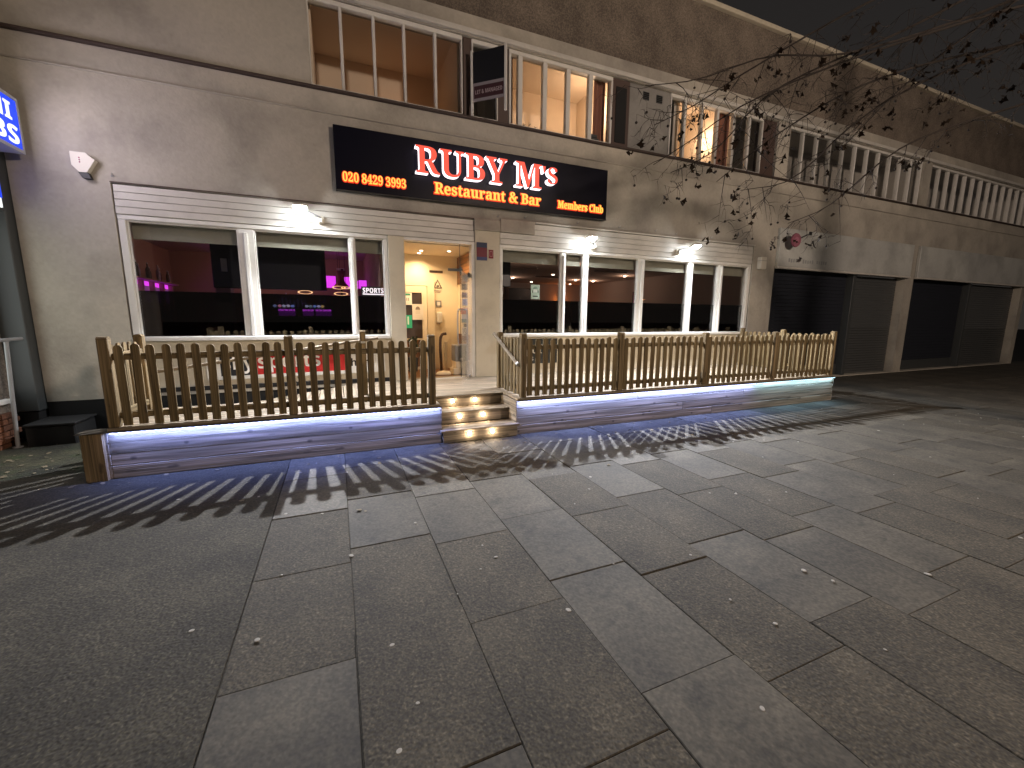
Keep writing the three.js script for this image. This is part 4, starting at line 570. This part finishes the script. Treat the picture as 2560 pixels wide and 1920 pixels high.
// ---------- plane tree reaching over the pavement ----------
{
  const t = thing('plane_tree', 'bare street tree with a few hanging leaves and seed balls over the parade', 'tree', null, [8.5, 0, 8.6]);
  const bark = std('bark', .10, .085, .065, .95, { map: T.dash, bumpMap: T.wallB, bumpScale: .02 }), twigM = std('twig', .028, .021, .016, .95), leafM = new THREE.MeshPhysicalMaterial({ color: srgb(.020, .013, .008), roughness: 1, specularIntensity: .1, side: THREE.DoubleSide, transmission: .3, thickness: 0 });
  const P = (x, y, z) => V(x - 8.5, y, z - 8.6);
  const trunk = new THREE.LatheGeometry([[.0, -.1], [.30, -.1], [.25, .15], [.20, .6], [.17, 2.4], [.15, 3.6], [.11, 5.2], [.06, 7.5], [0, 8.2]].map(p => new THREE.Vector2(...p)), 14); part(t, 'trunk', trunk, bark);
  const tw = [], lv = [], balls = [];
  const limb = (pts, r0, n = 16) => { const c = new THREE.CatmullRomCurve3(pts), g = new THREE.TubeGeometry(c, n, r0, 6); const p = g.attributes.position; for (let i = 0; i < p.count; i++) { const u = Math.floor(i / 7) / n, ce = c.getPointAt(Math.min(1, u)), k = 1 - .86 * u; p.setXYZ(i, ce.x + (p.getX(i) - ce.x) * k, ce.y + (p.getY(i) - ce.y) * k, ce.z + (p.getZ(i) - ce.z) * k); } tw.push(g); return c; };
  const leaf = (p, s) => { const q = new THREE.CircleGeometry(.034 * s, 7), a = q.attributes.position; for (let i = 1; i < a.count; i++) { const k = i % 2 ? 1.25 : .6; a.setXYZ(i, a.getX(i) * k, a.getY(i) * k * 1.2, .6 * Math.abs(a.getX(i))); } q.rotateX(rr(-1, 1)); q.rotateY(rr(0, 6.3)); q.rotateZ(rr(-1, 1)); q.translate(p.x, p.y - .03, p.z); lv.push(q); };
  const twig = (c, u, len, droop, depth) => { const a = c.getPointAt(u), d = V(rr(-1, .5), rr(-.5, .35) - droop, rr(-.7, .6)).normalize(); const b = a.clone().addScaledVector(d, len * .5).add(V(0, rr(-.05, .05), 0)), e = a.clone().addScaledVector(d, len).add(V(0, -droop * len * .25, 0)); const cc = limb([a, b, e], depth ? .003 : .005, 6); 
    if (depth < 2) { const n = 2 + Math.floor(rnd() * 3); for (let i = 0; i < n; i++) twig(cc, rr(.3, 1), len * rr(.4, .65), droop * 1.1, depth + 1); }
    const h = rnd(); if (h < .10) for (let k = 0; k < 1 + rnd() * 3; k++) leaf(e.clone().add(V(rr(-.03, .03), rr(-.06, 0), rr(-.03, .03))), rr(.45, 1.0)); else if (h < .20) { const y = rr(.05, .10); tw.push(rod(e, e.clone().add(V(0, -y, 0)), .0015, .0015, 4)); balls.push(new THREE.IcosahedronGeometry(.014, 1).translate(e.x, e.y - y - .012, e.z)); } };
  const at = (...a) => a.map(p => P(...p)), base = y => [8.5, y, 8.6];
  const limbs = [at(base(4.2), [6.6, 5.4, 6.6], [4.6, 5.2, 5.0], [3.2, 4.45, 4.1], [2.6, 4.05, 4.0], [2.05, 3.75, 4.0]), at(base(4.8), [6.8, 5.8, 6.2], [5.0, 5.0, 4.6], [3.6, 4.3, 4.1], [2.9, 3.6, 4.0], [2.4, 3.35, 3.9]), at(base(3.8), [7.2, 5.0, 6.4], [5.8, 4.7, 4.8], [5.0, 4.2, 4.3], [4.3, 3.5, 4.0], [3.4, 3.25, 4.0]), at(base(3.6), [7.6, 4.6, 6.5], [6.6, 4.3, 5.2], [5.6, 3.9, 4.5], [4.9, 3.2, 4.1], [4.3, 2.95, 4.0]), at(base(5.2), [7.0, 5.6, 6.4], [5.6, 5.1, 5.0], [4.4, 4.75, 4.4], [3.4, 4.6, 4.2], [2.6, 4.3, 4.0], [1.9, 4.1, 4.0]), at(base(5.8), [7.8, 6.4, 6.8], [6.6, 5.6, 5.2], [5.6, 4.7, 4.5], [5.0, 3.9, 4.1]), at(base(4.5), [6.4, 5.0, 6.2], [4.4, 4.6, 4.8], [3.0, 4.0, 4.2], [2.6, 3.7, 4.0], [2.15, 3.4, 3.9]), at(base(4.0), [7.4, 4.8, 6.3], [6.2, 4.9, 5.0], [4.8, 4.5, 4.4], [3.8, 3.9, 4.1], [3.0, 3.3, 4.0])];
  for (const L of limbs) { const c = limb(L, .03, 30); for (let i = 0; i < 20; i++) twig(c, .36 + .64 * i / 19.5, rr(.3, .62), .25, 0); }
  part(t, 'branches', merge(tw), twigM); part(t, 'foliage', merge(lv), leafM); part(t, 'seed_balls', merge(balls), twigM);
}

// ---------- street lamp behind the viewer, lamp across the road ----------
{
  emit('sodium', 1, .62, .30, 22, [.9, .8, .7]); emit('sodium2', 1, .50, .18, 12, [.9, .8, .7]);
  const lampPost = (x, z, h, arm, cd, color, mat, label) => { const l = thing('street_lamp', label, 'street lamp', null, [x, 0, z]); part(l, 'base', new THREE.CylinderGeometry(.10, .12, 1.2, 14).translate(0, .5, 0), M.darkgrey); part(l, 'column', rod(V(0, 1.1, 0), V(0, h, 0), .07, .045, 12), M.grey); part(l, 'bracket', rod(V(0, h - .02, 0), V(0, h + .15, arm), .03, .025, 8), M.grey); part(l, 'lantern', bx(-.14, .14, h + .12, h + .22, arm - .55, arm + .05, .03), M.grey); part(l, 'lamp_lens', bx(-.11, .11, h + .085, h + .118, arm - .5, arm, .01), mat); if (cd) { const s = new THREE.SpotLight(color, cd, 0, 1.42, .4); s.position.set(0, h + .05, arm - .25); s.target.position.set(0, 3, arm - 9); s.castShadow = true; s.shadow.radius = 16; l.add(s); l.add(s.target); } };
  lampPost(6.5, 15.4, 5.9, -1.2, 310, 0xffe6d2, M.sodium, 'tall street lamp across the road behind the viewer');
  lampPost(19.5, 17.5, 3.0, -.4, 0, 0, M.sodium2, 'low orange lamp across the road, mirrored in the dining window');
}
renderer.render(scene, camera);
